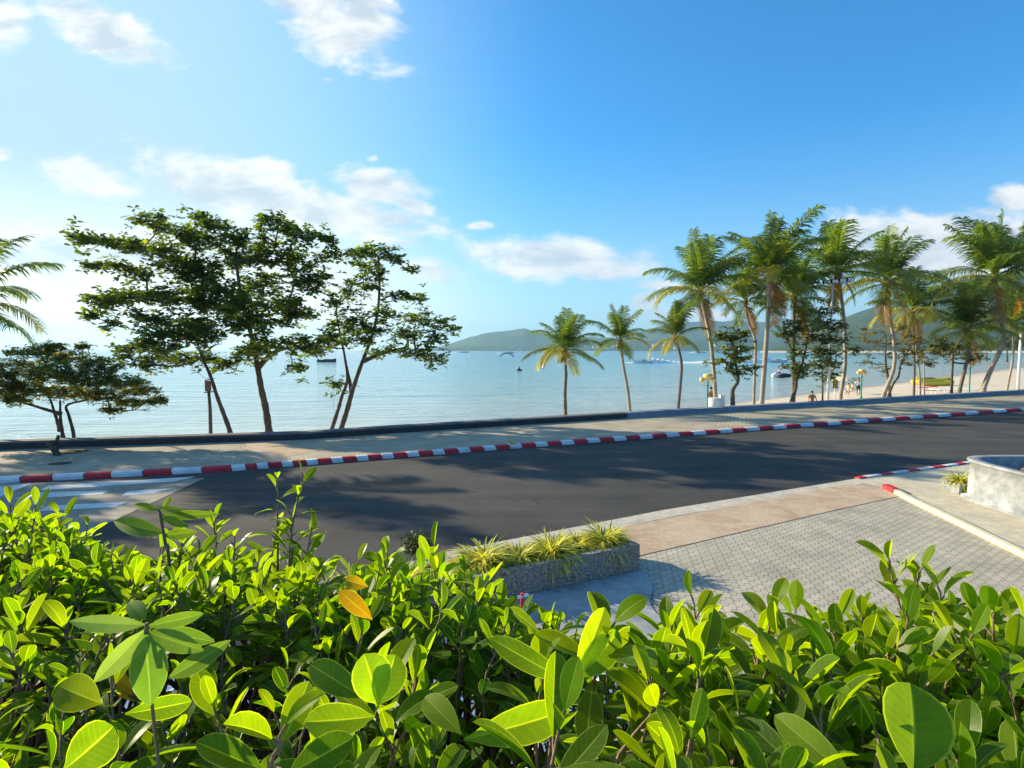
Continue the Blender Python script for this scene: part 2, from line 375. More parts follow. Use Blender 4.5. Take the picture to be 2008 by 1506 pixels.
nl = [P(620, 1150, NZ), P(870, 1083, NZ), P(1300, 1000, NZ), P(1680, 938, NZ), P(1910, 906, NZ)]
nl = [Vector((x.x, x.y)) for x in nl]
g0 = (nl[1]-nl[0]).normalized(); g1 = (nl[4]-nl[3]).normalized()
nl = [nl[0]-g0*60]+nl+[nl[-1]+g1*500]
def off(pl, d):
    out = []
    for i, p in enumerate(pl):
        t = (pl[min(i+1, len(pl)-1)]-pl[max(i-1, 0)]).normalized(); out.append(p+Vector((-t.y, t.x))*d)
    return out
poly('ground', [(-90, -80), (700, -80)]+[(p.x, p.y) for p in wl[::-1]], -.03, M_conc, 0)
poly('road', kl+nl[::-1], 0, M_asph)
poly('promenade', off(kl, .20)+wl[::-1], PZ, M_prom, .2)
poly('pavement', nl+[Vector((600, -60)), Vector((-60, -60))], NZ, M_pav, .2)
# apron layers along the near edge
n1_ = off(nl, -.02); n2_ = off(nl, -.42)
def strip(name, a, b, z, m, i0, i1):
    return poly(name, a[i0:i1]+b[i0:i1][::-1], z, m)
strip('kerb_edge', n1_, n2_, NZ+.004, M_conc, 0, 5)
poly('apron', [P(600, 1168, NZ), P(880, 1098, NZ), P(1240, 1030, NZ), P(1660, 950, NZ), P(1790, 968, NZ), P(1640, 1000, NZ), P(1255, 1090, NZ), P(1000, 1152, NZ), P(800, 1210, NZ)], NZ+.008, M_stamp)
poly('drive', [P(1745, 962, NZ), P(1680, 945, NZ), P(1905, 912, NZ), P(2300, 880, NZ), P(2900, 1100, NZ), P(2450, 1310, NZ), P(2012, 1098, NZ), P(1860, 1020, NZ)], NZ+.012, M_concR)
poly('path', [P(1085, 1157, NZ), P(1254, 1121, NZ)]+[P(1262+10*math.sin(i*.8)+i*4, 1124+i*11, NZ) for i in range(1, 15)]+[P(900, 1280, NZ), P(800, 1218, NZ)], NZ+.016, M_worn)
poly('gravel', [(-6, 3.2), (9, 3.2), (7, 5.0), (-6, 5.0)], NZ+.02, M_agg)
# crossing on the left: concrete with long white bars
XE = -7.65
poly('crossing', [Vector((XE, 13.9)), Vector((XE, 4.0)), Vector((-60, 4)), Vector((-60, 13))][:0]+[P(402, 938), P(205, 1030), P(20, 1110), P(-1500, 1110), P(-900, 985), P(0, 949)], .006, M_concL)
for q in ([(95, 953), (385, 935), (340, 945), (80, 962)], [(25, 980), (70, 967), (215, 962), (200, 970)], [(250, 964), (340, 958), (300, 968), (238, 973)],
          [(-80, 985), (0, 955), (65, 948), (0, 975)], [(100, 992), (250, 985), (225, 995), (70, 1004)], [(-60, 1010), (30, 1003), (10, 1016), (-90, 1022)]):
    poly('road_marking', [P(x, y) for x, y in q], .010, M_paint)
poly('stamped_patch', [P(500, 908, PZ), P(800, 849, PZ), P(590, 866, PZ), P(480, 868, PZ)], PZ+.004, M_stamp)

# painted kerb: rounded front, alternate red and white
def lerp_pl(pl, pxs):   # point on polyline with a given picture column
    out = []
    for px in pxs:
        r = (px-CX)/FPX
        for a, b in zip(pl[:-1], pl[1:]):
            fa, fb = a.x-r*a.y*K(a), b.x-r*b.y*K(b)
            if fa <= 0 <= fb: t = -fa/(fb-fa); out.append(a.lerp(b, t)); break
    return out
def K(a):   # depth along the lens axis over Y for ground points
    return math.cos(PITCH)+CAMH*math.sin(PITCH)/max(a.y, .1)
bnd = [-500+58*i for i in range(8)]+[-22, 40, 103, 165, 218, 281, 337, 397, 455, 484]
x = 505; c = 0
bnd += [505]
while x < 2080: x += 24.3+(x-505)/1500*3.2+(1.2 if c % 2 else -1.2); bnd.append(x); c += 1
pts = lerp_pl(kl, bnd); pts = [kl[0]]+pts
while pts[-1].x < 60: pts.append(pts[-1]+d1*1.1)
prof = [(0, -.02), (0, .075), (.03, .115), (.065, .132), (.20, .135), (.20, -.02)]
V = []; F = []; MI = []
for i in range(len(pts)-1):
    a, b = pts[i], pts[i+1]; t = (b-a).normalized(); nrm = Vector((-t.y, t.x)); bb = len(V); sk = -.05
    for p, s_ in ((a, 1), (b, -1)):
        for (o_, z) in prof: q = p+nrm*o_+t*(.012*s_ if i else 0)+t*(-.25*z); V.append((q.x, q.y, z))
    k = len(prof); F += [(bb+j, bb+k+j, bb+k+j+1, bb+j+1) for j in range(k-1)]+[tuple(range(bb, bb+k))[::-1], tuple(range(bb+k, bb+2*k))]; MI += [(i+1) % 2]*(k+1)
    if i < len(pts)-2: 
        pass
o = mesh('kerb', V, F, [M_paint, M_red], midx=MI); o['kind'] = 'structure'
# low flush kerb on the near side, far right
pts = lerp_pl(nl, [1680, 1695, 1725, 1748, 1778, 1800, 1828, 1850, 1875, 1890, 1912]); mb = MB()
for i in range(len(pts)-1):
    a, b = pts[i], pts[i+1]; c_ = (a+b)/2; t = (b-a); mb.box((c_.x, c_.y, .06), (t.length-.01, .12, .10), math.atan2(t.y, t.x), (i+1) % 2)
o = mb.build('kerb_near', [M_paint, M_red]); o['kind'] = 'structure'
# cream edging strip of the drive
ed = [P(1748, 963, NZ), P(1790, 985, NZ), P(1850, 1014, NZ), P(2008, 1092, NZ), P(2300, 1240, NZ)]; mb = MB()
for i in range(len(ed)-1):
    a, b = ed[i], ed[i+1]; c_ = (a+b)/2; t = b-a; mb.box((c_.x, c_.y, NZ+.045), (t.length+.005, .10, .09), math.atan2(t.y, t.x), 1 if i == 0 and 0 else 0)
a, b = P(1735, 957, NZ), P(1760, 969, NZ); t = b-a; c_ = (a+b)/2; mb.box((c_.x, c_.y, NZ+.05), (t.length*.8, .16, .11), math.atan2(t.y, t.x), 1)
o = mb.build('kerb_drive', [M_cream, M_red]); o['kind'] = 'structure'

# low sea walls
def wall(name, label, pl, m_face, m_cap, h, th):
    t_ = thing(name, label, 'wall', (pl[0].x, pl[0].y, 0)); A = pl; B = off(pl, th)
    V = []; F = []; n = len(A)
    for z in (-.6, h):
        for p in A+B: V.append((p.x, p.y, z))
    N = 2*n
    for i in range(n-1):
        F += [(i, i+1, N+i+1, N+i), (n+i+1, n+i, N+n+i, N+n+i+1), (N+i, N+i+1, N+n+i+1, N+n+i)]
    F += [(0, N, N+n, n), (n-1, 2*n-1, N+2*n-1, N+n-1)]
    mesh('wall_body', V, F, m_face, t_)
    A2 = off(pl, -.03); B2 = off(pl, th+.03); V = []; F = []
    for z in (h+.002, h+.062):
        for p in A2+B2: V.append((p.x, p.y, z))
    for i in range(n-1):
        F += [(i, i+1, N+i+1, N+i), (n+i+1, n+i, N+n+i, N+n+i+1), (N+i, N+i+1, N+n+i+1, N+n+i), (i+1, i, n+i, n+i+1)]
    F += [(0, N, N+n, n), (n-1, 2*n-1, N+2*n-1, N+n-1)]
    mesh('cap', V, F, m_cap, t_)
    return t_
WM = wl[4]
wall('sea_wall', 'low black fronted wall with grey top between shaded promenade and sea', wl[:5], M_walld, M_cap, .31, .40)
wall('sea_wall', 'plain low grey wall tinted with bluish shade edging the sunny promenade in front of the beach palms', [wl[4]+e1*.01]+wl[5:], M_wallg, M_wallg, .31, .42)

# beach, sea
def wallY(X):
    for a, b in zip(wl[:-1], wl[1:]):
        if a.x <= X <= b.x: return a.y+(b.y-a.y)*(X-a.x)/(b.x-a.x)
    return wl[0].y if X < wl[0].x else wl[-1].y
Xs = list(np.linspace(-72, 60, 45))+list(np.linspace(66, 840, 40)); V = []; T = [0, .12, .3, .5, .7, .85, 1, 1.25, 1.8]
for X in Xs:
    a = wallY(X)+.3; b = max(35.5+.86*X, a+2.6); wdt = b-a
    for t in T:
        z = -.35-(1.65)*min(t, 1)**1.15 if t <= 1 else -2.0-(t-1)*1.6
        y = a+wdt*t if t <= 1 else b+(t-1)*12
        V.append((X, y, z+(rng.uniform(-.05, .05) if 0 < t < 1 else 0)))
k = len(T); F = [(i*k+j, (i+1)*k+j, (i+1)*k+j+1, i*k+j+1) for i in range(len(Xs)-1) for j in range(k-1)]
o = mesh('beach', V, F, M_sand, smooth=True); o['kind'] = 'structure'
n = 96; V = [(0, 0, -2)]+[(9000*math.cos(2*math.pi*i/n), 9000*math.sin(2*math.pi*i/n), -2) for i in range(n)]
o = mesh('sea', V, [(0, i+1, (i+1) % n+1) for i in range(n)], M_sea); o['kind'] = 'structure'

# hills
def fbm(x, y, s, o=5):
    v = 0; a = 1; f = 1/s
    for i in range(o):
        v += a*(math.sin(x*f*1.3+i*2.1+math.sin(y*f*1.7+i))*math.cos(y*f*1.1+i*1.7+math.sin(x*f*.9))); a *= .5; f *= 2.03
    return v
def f_hill(t, pos):
    n = t.noise(pos, .01, 6, .65); n2 = t.noise(pos, .06, 5, .75)
    col = t.ramp(n2, [(.3, (.022, .045, .018)), (.55, (.06, .10, .03)), (.75, (.12, .15, .06))])
    col = t.mix(t.ramp(n, [(.58, 0), (.72, .5)]), col, (.16, .14, .09))
    return princ(t, col, .95, n2, 1.0, 14, .1)
M_hill = mat('forested_hill', f_hill)
def hills(name, prof, D0, D1, D2, nx=150, ny=26):
    xs = np.linspace(prof[0][0], prof[-1][0], nx); V = []
    for px in xs:
        top = np.interp(px, [p[0] for p in prof], [p[1] for p in prof]); r = ray(px, top); zr = CAMH+r.z/r.y*D1
        for j in range(ny):
            t = j/(ny-1)
            if t < .6: q = t/.6; Y = D0+(D1-D0)*q; s = q**.9*.9+.1*q*q
            else: q = (t-.6)/.4; Y = D1+(D2-D1)*q; s = 1-q*q
            X = r.x/r.y*Y; e = fbm(X, Y, (D2-D0)*.12)
            z = -3+(zr+3)*s*(1+.16*e*(4*t*(1-t) if t < .6 else .6)*(1 if abs(t-.6) > .06 else .25))+(e*1.5 if j else -2)
            V.append((X, Y, z))
    F = [(i*ny+j, (i+1)*ny+j, (i+1)*ny+j+1, i*ny+j+1) for i in range(nx-1) for j in range(ny-1)]
    o = mesh(name, V, F, M_hill, smooth=True); o['kind'] = 'structure'; return o
hills('hills', [(845, 686), (862, 680), (900, 671), (925, 662), (945, 655), (970, 650), (1000, 648), (1020, 645), (1030, 644), (1048, 652), (1075, 655), (1100, 659), (1160, 661), (1210, 661), (1250, 654), (1290, 640),
       (1340, 632), (1394, 627), (1416, 630), (1450, 627), (1466, 631), (1500, 632), (1533, 624), (1600, 630), (1700, 650), (1800, 670)], 3300, 4300, 5600)
hills('hills', [(1500, 686), (1560, 668), (1620, 640), (1680, 612), (1711, 600), (1760, 580), (1812, 560), (1879, 550), (1940, 540), (2008, 528), (2150, 520), (2400, 540), (2800, 600)], 1150, 2000, 3000)
hills('shore_hill', [(840, 686), (900, 681), (1000, 678), (1100, 676), (1200, 672), (1300, 668), (1400, 666), (1500, 668), (1620, 672), (1700, 680)], 2800, 3150, 3500, 120, 14)
# far bay beach at the foot of the right hill
V = []; 
for i in range(30):
    px = 1490+i*30; r = ray(px, 690); 
    for Y, z in ((1020-i*4, -2.2), (1150-i*4, 1.2)): V.append((r.x/r.y*Y, Y, z))
o = mesh('beach_far', V, [(2*i, 2*i+2, 2*i+3, 2*i+1) for i in range(29)], M_sand); o['kind'] = 'structure'

# ------------------------------------------------------------ leaves and trees
def leaf_batch(Pn, Dn, Nn, L, Wd, bend, fold, us, vs, wprof):
    Pn, Dn, Nn = map(np.asarray, (Pn, Dn, Nn)); n = len(Pn)
    Dn = Dn/np.linalg.norm(Dn, axis=1, keepdims=True); Nn = Nn-Dn*np.sum(Dn*Nn, 1, keepdims=True); Nn = Nn/(np.linalg.norm(Nn, axis=1, keepdims=True)+1e-9)
    B = np.cross(Dn, Nn); us = np.asarray(us); vs = np.asarray(vs); wp = np.asarray(wprof)
    k = np.where(np.abs(bend) < 1e-3, 1e-3, bend)[:, None]
    xx = L[:, None]*np.sin(k*us)/k; zz = -L[:, None]*(1-np.cos(k*us))/k
    w_ = Wd[:, None]*wp                                     # n,S
    lat = w_[:, :, None]*vs*np.cos(fold)[:, None, None]; upv = w_[:, :, None]*np.abs(vs)*np.sin(fold)[:, None, None]
    Dl = Dn[:, None, None]; Nl = Nn[:, None, None]; Bl = B[:, None, None]
    ct = np.cos(k*us)[:, :, None, None]; st = np.sin(k*us)[:, :, None, None]
    X = Pn[:, None, None]+Dl*xx[:, :, None, None]+Nl*zz[:, :, None, None]+Bl*lat[..., None]+(Nl*ct+Dl*st)*upv[..., None]
    Sn, Tn = len(us), len(vs); idx = np.arange(Sn*Tn).reshape(Sn, Tn)
    f = np.stack([idx[:-1, :-1], idx[1:, :-1], idx[1:, 1:], idx[:-1, 1:]], -1).reshape(-1, 4)
    F = (f[None]+(np.arange(n)*Sn*Tn)[:, None, None]).reshape(-1, 4)
    UV = np.tile(np.stack(np.broadcast_arrays(us[:, None], vs[None]), -1).reshape(-1, 2), (n, 1))
    return X.reshape(-1, 3), F, UV, Sn*Tn
TU, TV, TW = [0, .4, .8, 1], [-1, 0, 1], [.12, .8, .9, .25]

def grow_tree(name, label, trunks, pads, Y0, leafL, npad, tints, depth=.55, group=None, cat='tree', base_z=-.5, trunk_r=.13, bark=M_bark, dens=1.0, aspect=.56, bare=0, rosette=(6, 9), step=.35, lightmix=.12):
    """trunks: picture polylines; pads: (px,py,rx,ry) leaf pads; all put at depth Y0 and spread in depth"""
    sc = Y0/FPX; t0 = PY(*trunks[0][0], Y0); base = Vector((t0.x, Y0, min(t0.z, base_z)))
    root = thing(name, label, cat, base, group); nodes = []; par = []; mb = MB()
    for ti, tr in enumerate(trunks):
        pts = [PY(x, y, Y0+(ti*.25 if i else ti*.25)+.10*math.sin(i*1.7+ti)) for i, (x, y) in enumerate(tr)]
        if ti == 0 or tr[0][1] >= trunks[0][0][1]-30: pts = [Vector((pts[0].x+(pts[0].x-pts[1].x)*.2, pts[0].y, min(base_z, pts[0].z)-.1))]+pts
        sp_ = catmull(pts, 5); k = len(sp_); tr_r = trunk_r*(1 if ti == 0 else .8)
        rr = [tr_r*(1.25 if i == 0 else 1)*(1-.72*i/k)*(1+.08*math.sin(i*1.9)) for i in range(k)]
        mb.tube(sp_, rr, 9); b = len(nodes)
        for i, p in enumerate(sp_):
            if i > k*.35 or ti > 0: nodes.append(np.array(p)); par.append(-1)
    att = []
    for (px, py, rx, ry) in pads:
        dy = rng.uniform(-1, 1)*depth*min(rx*3, 170)*sc; Yc = Y0+dy; c = np.array(PY(px, py, Yc)); m = max(3, int(npad*dens*1.75*(rx*ry)**.62/55))
        for _ in range(m):
            q = rng.normal(size=3); q = q/np.linalg.norm(q)*rng.uniform(.2, 1)**.5
            att.append(c+q*np.array([rx*sc, max(rx*.55, ry)*sc, ry*sc]))
    att = np.array(att); N0 = np.array(nodes); dist = np.min(np.linalg.norm(att[:, None]-N0[None], axis=2), 1); order = np.argsort(dist)
    nodes = list(nodes); tips = []; dn = [0.0]*len(nodes)
    for i in order:
        a = att[i]; A = np.array(nodes); v_ = A-a; ds = np.linalg.norm(v_, axis=1)+np.array(dn)*.12+np.maximum(0, v_[:, 2])*.8; j = int(np.argmin(ds)); p0 = nodes[j]; L = np.linalg.norm(a-p0)
        m = max(1, int(L/step)); last = j
        for s_ in range(1, m+1):
            t = s_/m; p = p0+(a-p0)*t+np.array([0, 0, -.10*L*math.sin(math.pi*t)])+(rng.normal(size=3)*.035*L if s_ < m else 0)
            nodes.append(p); par.append(last); dn.append(dn[last]+L/m); last = len(nodes)-1
        tips.append(last)
    cnt = np.zeros(len(nodes)); cnt[tips] = 1
    for i in range(len(nodes)-1, -1, -1):
        if par[i] >= 0: cnt[par[i]] += cnt[i]
    r1 = .034*leafL*max(1, sc*45)
    for i in range(len(nodes)):
        if par[i] >= 0:
            ra = min(r1*cnt[par[i]]**.45, trunk_r*.6); rb = min(r1*cnt[i]**.45, trunk_r*.55); mb.tube([nodes[par[i]], nodes[i]], [max(ra*.8, rb), rb], 5, cap=False)
    mb.build('trunk', bark, root, True)
    Pn = []; Dn = []; Ls = []; C = []
    for ti in tips:
        if rng.random() < bare: continue
        spots = [np.array(nodes[ti])]
        if par[ti] >= 0: spots += [(np.array(nodes[ti])+np.array(nodes[par[ti]]))/2, np.array(nodes[par[ti]])]
        for si, p in enumerate(spots):
            k = rng.integers(*rosette); ph = rng.uniform(0, 6.28); tc_ = np.array(tints[0])*(1-(g := rng.random()))+np.array(tints[1])*g
            if rng.random() < lightmix: tc_ = np.array(tints[2])
            ctr = p+rng.normal(size=3)*leafL*.5*si
            for q in range(k):
                a = ph+q*2.4+rng.normal()*.3; el = rng.uniform(-.25, .75)
                d = np.array([math.cos(a)*math.cos(el), math.sin(a)*math.cos(el), math.sin(el)])
                Pn.append(ctr+d*leafL*.15); Dn.append(d); Ls.append(leafL*rng.uniform(.65, 1.15)); C.append(tc_*rng.uniform(.75, 1.2))
    Ls = np.array(Ls); n = len(Ls); Nn = np.tile([0, 0, 1.0], (n, 1))+rng.normal(size=(n, 3))*.35
    V, F, UV, kk = leaf_batch(Pn, Dn, Nn, Ls, Ls*aspect*.5, rng.uniform(.1, .9, n), np.full(n, .25), TU, TV, TW)
    mesh('crown', V, F, M_leafT, root, True, tint=np.repeat(np.array(C), kk, 0))
    return root
GT = [(.055, .10, .018), (.105, .16, .024), (.22, .28, .03)]
# big sea almond
padsA = [(400,425,22,8),(425,440,28,12),(460,462,28,18),(540,442,40,16),(575,455,30,12),(612,466,38,9),(650,470,15,6),(145,463,20,6),(180,468,25,7),(215,474,28,8),(250,480,30,10),(290,487,30,12),(330,500,34,17),
 (290,430,30,9),(330,445,38,12),(365,460,30,14),(395,475,40,20),(168,518,14,6),(200,520,25,6),(240,526,28,8),(275,535,25,9),(350,522,46,20),(410,525,50,26),(470,505,50,30),(530,490,46,28),(585,520,40,22),(640,500,24,9),
 (620,545,32,12),(600,560,30,12),(440,575,55,28),(520,555,55,26),(185,590,34,14),(225,585,34,15),(265,580,44,17),(320,582,48,20),(375,592,38,22),(178,618,20,9),(215,640,16,10),(480,640,50,24),(540,618,54,18),(600,612,34,12),
 (500,600,50,18),(540,682,54,16),(600,672,42,13),(645,662,22,10),(480,690,36,14),(590,722,20,7),(560,590,40,14),(380,555,50,18),(430,610,40,16)]
grow_tree('sea_almond_tree', 'largest dark leafy tree whose long branches reach out left over the sea wall', [[(527, 842), (521, 800), (513, 765), (507, 730), (500, 690), (490, 645), (478, 600), (468, 550), (462, 500)], [(505, 720), (540, 690), (585, 678)], [(490, 640), (430, 600), (360, 585), (290, 582), (220, 588)], [(480, 605), (400, 540), (330, 505), (250, 482), (190, 470)]],
          padsA, 24.0, .25, 12, GT, depth=.5, trunk_r=.17)
padsB = [(300,662,44,15),(355,650,46,20),(415,662,36,20),(250,682,26,11),(238,702,14,9),(285,712,30,12),(345,702,46,15),(400,705,36,12),(450,712,25,10),(330,628,54,16),(275,625,36,12),(400,632,36,15),(310,685,44,12)]
grow_tree('sea_almond_tree', 'slim tree with trunk leaning left, crown tangled under the largest tree', [[(450, 843), (438, 810), (425, 775), (412, 735), (398, 705), (388, 675), (375, 645)]], padsB, 23.2, .24, 12, GT, trunk_r=.11)
padsC = [(740,490,46,12),(700,497,26,9),(775,503,24,12),(690,565,34,20),(722,555,28,16),(780,582,26,11),(815,582,22,9),(662,640,28,16),(690,618,28,13),(755,618,28,11),(815,622,38,15),(860,635,28,11),(890,648,12,6),(790,655,46,14),
 (845,670,28,12),(700,668,38,16),(640,682,30,13),(740,690,40,11),(800,692,34,10),(850,702,26,9),(655,752,24,12),(650,585,24,13),(720,520,30,10),(700,640,34,14),(740,535,22,9),(805,530,12,7),(725,650,30,12),(610,690,22,10)]
grow_tree('sea_almond_tree', 'open tree with two trunks forking from the ground, right of the largest tree', [[(670, 838), (682, 800), (690, 770), (703, 730), (718, 690), (732, 650), (742, 600), (744, 545), (742, 505)], [(652, 838), (664, 800), (671, 775), (681, 745), (676, 700), (668, 660), (660, 620)], [(690, 770), (684, 740), (676, 700)], [(712, 708), (760, 690), (800, 680)]],
          padsC, 25.0, .24, 10, GT, trunk_r=.13, bare=.08)
# feathery umbrella-shaped tree at far left, standing on the promenade
padsD = [(60,690,60,10),(110,680,24,5),(140,700,50,12),(200,715,46,16),(30,720,60,20),(100,730,60,22),(170,742,60,20),(240,748,44,16),(280,765,36,12),(310,785,26,7),(0,755,60,22),(60,762,56,16),(130,768,60,14),(200,775,50,12),(255,790,34,9),(-60,740,60,26),(-110,735,50,22),(100,680,18,4),(30,785,30,8),(-40,775,46,14),(160,680,16,4),(220,805,26,5)]
grow_tree('umbrella_tree', 'low spreading fine leaved tree with several thin stems on the promenade at left', [[(128, 886), (124, 860), (120, 835), (118, 810), (118, 785)], [(145, 884), (144, 850), (135, 815), (131, 795), (165, 785), (200, 772)], [(118, 845), (112, 825), (104, 800), (98, 780)], [(120, 812), (80, 800), (30, 785)]],
          padsD, 17.9, .10, 44, [(.075, .12, .022), (.14, .19, .028), (.38, .30, .04)], base_z=.1, trunk_r=.085, aspect=.45, rosette=(7, 12), lightmix=.2, step=.25, depth=.4)
# cut leaning stump beside it, and dark tree pits
t_ = thing('tree_stump', 'short leaning sawn off stump beside the umbrella shaped tree', 'stump', P(118, 907, PZ)); mb = MB()
mb.tube(catmull([PY(121, 912, 16.2), PY(114, 896, 16.2), PY(106, 880, 16.3), PY(99, 869, 16.4)], 4), [.13, .11, .10, .10, .09, .09, .085, .09, .09, .09, .10, .105, .11], 10); mb.build('trunk', M_bark, t_, True)
mb = MB(); mb.tube([PY(104, 874, 16.35), PY(112, 864, 16.3), PY(115, 854, 16.3)], [.06, .05, .045], 8); mb.build('cut_limb', M_bark, t_, True)
for (px, py, r_) in ((118, 909, .22), (140, 886, .36)):
    c_ = P(px, py, PZ); poly('soil_pit', [(c_.x+r_*1.3*math.cos(a), c_.y+r_*math.sin(a)) for a in np.linspace(0, 6.28, 14)[:-1]], PZ+.006, M_soil)

# ---- palms
def frond_mesh(pitch, droop, seed, tint):
    r = np.random.default_rng(seed); n = 50; s = np.linspace(0, 1, 26); ang = R(pitch)-R(droop)*s**1.25; ang = np.maximum(ang, R(-88))
    ds = 1/25; pos = [np.zeros(3)]; side = r.uniform(-.25, .25)
    for i in range(25): pos.append(pos[-1]+ds*np.array([math.cos(ang[i]), side*s[i], math.sin(ang[i])]))
    pos = np.array(pos); mb = MB(); mb.tube([Vector(p) for p in pos[::3]], [.014*(1-.8*i/8) for i in range(9)], 5)
    V = list(mb.V); F = [tuple(f) for f in mb.F]; C = [np.array(tint)*np.array([1.7, 1.4, 1.1])]*len(V)
    for sd in (-1, 1):
        for q in range(n):
            t = .13+.86*(q+r.uniform(0, .6))/n; i = min(int(t*25), 24); p = pos[i]+(pos[i+1]-pos[i])*(t*25-i)
            a = ang[i]; T_ = np.array([math.cos(a), 0, math.sin(a)]); Nn = np.array([-math.sin(a), 0, math.cos(a)])
            L = .33*(math.sin(math.pi*(.12+.80*t)))**.7*r.uniform(.82, 1.1)
            d = T_*(.45+.5*t)+np.array([0, sd*.95, 0])+Nn*r.uniform(.1, .35); d /= np.linalg.norm(d); g = r.uniform(.35, .75)
            pts = [p]
            for k in range(3): pts.append(pts[-1]+d*L/3); d = d+np.array([0, 0, -g]); d /= np.linalg.norm(d)
            w_ = .0095*r.uniform(.8, 1.2); wd = T_*w_; b = len(V); cc_ = np.array(tint)*r.uniform(.75, 1.25)
            if r.random() < .07: cc_ = cc_*np.array([1.8, 1.3, .8])
            for k, wk in enumerate((.7, 1, .75, .08)):
                V += [tuple(pts[k]-wd*wk), tuple(pts[k]+wd*wk)]; C += [cc_, cc_]
            F += [(b+2*k, b+2*k+1, b+2*k+3, b+2*k+2) for k in range(3)]
    me = bpy.data.meshes.new('frond'); me.from_pydata([tuple(v) for v in V], [], F); me.materials.append(M_leafP)
    a_ = me.attributes.new('tint', 'FLOAT_COLOR', 'POINT'); t4 = np.ones((len(V), 4)); t4[:, :3] = np.array(C); a_.data.foreach_set('color', t4.ravel())
    return me
PG = (.10, .165, .034); PYl = (.24, .25, .045)
FR = {}
for pi, (pt, dr) in enumerate(((84, 12), (72, 48), (56, 62), (38, 72), (18, 74), (-4, 60), (-32, 48))):
    for s_ in range(3): FR[(pi, s_)] = frond_mesh(pt, dr+(s_-1)*14, pi*10+s_, tuple(np.array(PG)*(1-pi*.0)*(1+.15*(s_-1))) if s_ < 2 or pi < 4 else PYl)
FR[(7, 0)] = frond_mesh(-62, 24, 901, (.26, .17, .07)); FR[(7, 1)] = frond_mesh(-48, 40, 902, (.20, .14, .06))
M_coco = plain('coconut', (.30, .26, .05), .5, .3); M_fib = plain('palm_fibre', (.22, .13, .06), .9, .4, 20)
def palm(label, trunk, Y, rad, n=26, dark=False, nuts=0, seed=0, lean=0, tr=.12, group='coconut palms along the beach'):
    r = np.random.default_rng(seed+100); sc = Y/FPX
    pts = [PY(x, y, Y+.4*i*lean) for i, (x, y) in enumerate(trunk)]; top = pts[-1]; b0 = pts[0]
    bz = min(b0.z, -.5-(Y-28)*.02); base = Vector((b0.x, b0.y, bz)); root = thing('coconut_palm', label, 'palm tree', base, group)
    mb = MB(); sp_ = catmull(([base-Vector((0, 0, .2))] if b0.z > bz+.05 else [])+pts, 6); k = len(sp_)
    mb.tube(sp_, [tr*(1.35-.5*min(1, i/(k*.2)) if i < k*.2 else .85-.28*i/k)*(1+.03*math.sin(i*2.3)) for i in range(k)], 10)
    mb.build('trunk', M_palmdk if dark else M_palmb, root, True)
    mb = MB(); mb.lathe(top-Vector((0, 0, .3)), [(.05, -.05), (tr*.8, 0), (tr*1.35, .18), (tr*1.3, .34), (tr*.6, .5), (.02, .58)], 9); mb.build('crown_base', M_fib, root, True)
    ga = 2.39996; ph = r.uniform(0, 6)
    n = int(n*.68)
    for i in range(n):
        f = (i+.5)/n; pi = min(6, int(f**1.0*6.1)); me = FR[(pi, int(r.integers(3)))]
        o = bpy.data.objects.new('frond', me); COL.objects.link(o); o.parent = root; o.location = (top+Vector((0, 0, .06*(1-f))))-base
        o.rotation_euler = (r.normal()*.08, r.normal()*.08, ph+i*ga); s_ = rad*sc*r.uniform(1.0, 1.3)*(1.12 if pi in (1, 2, 3) else 1); o.scale = (s_, s_*r.uniform(.9, 1.1), s_)
    for i in range(2 if rad > 70 and seed != 15 else 0):
        o = bpy.data.objects.new('dead_frond', FR[(7, (seed+i) % 2)]); COL.objects.link(o); o.parent = root; o.location = top-base-Vector((0, 0, .08)); o.rotation_euler = (0, 0, r.uniform(0, 6.28)); s_ = rad*sc*r.uniform(.75, 1.0); o.scale = (s_, s_, s_); o['label'] = 'brown dead hanging frond'
    for i in range(nuts):
        a = i*1.9; q = top+Vector((math.cos(a)*.2, math.sin(a)*.2, -.22-.11*(i % 3))); mb = MB(); mb.lathe(q, [(.03, -.13), (.09, -.08), (.115, 0), (.09, .09), (.02, .14)], 8); mb.build('coconut', M_coco, root, True)
    return root
palm('young palm with stout dark trunk, leftmost of the row rising before open sea', [(1109, 812), (1108, 770), (1110, 730), (1107, 690)], 28.5, 68, 28, True, 3, 1)
palm('short slightly leaning palm, second from left before the bay', [(1235, 805), (1231, 765), (1222, 715), (1216, 670)], 30, 56, 22, False, 2, 2)
palm('short palm with kinked trunk, third from left before the bay', [(1330, 798), (1334, 755), (1336, 710), (1324, 662)], 31.5, 56, 22, True, 0, 3)
palm('tall palm leaning left with orange flower stalks at its crown base', [(1403, 792), (1400, 730), (1391, 655), (1372, 572)], 34, 94, 28, False, 6, 4, tr=.16)
palm('slender palm with crooked thin trunk just left of the tallest palm', [(1478, 787), (1480, 730), (1481, 668), (1467, 628), (1462, 592)], 37, 72, 22, False, 0, 5)
palm('tallest palm, with straight pale trunk and highest crown', [(1494, 787), (1500, 710), (1506, 620), (1511, 540)], 35, 102, 30, False, 3, 6, tr=.19)
palm('palm whose drooping crown merges with the leafy tree right of the tallest palm', [(1556, 783), (1556, 720), (1556, 655), (1558, 588)], 38, 86, 28, True, 0, 7, tr=.16)
palm('tall palm with rough crown behind the black floodlights', [(1648, 778), (1657, 715), (1655, 630), (1643, 535)], 38, 92, 26, False, 3, 8, tr=.17)
palm('tall palm with strongly S curved pale trunk', [(1733, 775), (1752, 725), (1754, 680), (1745, 620), (1738, 556)], 40, 92, 28, False, 3, 9, tr=.17)
palm('dark bushy palm half hidden behind the one with the S curved trunk', [(1792, 770), (1793, 720), (1791, 660), (1790, 612)], 44, 72, 24, True, 0, 10)
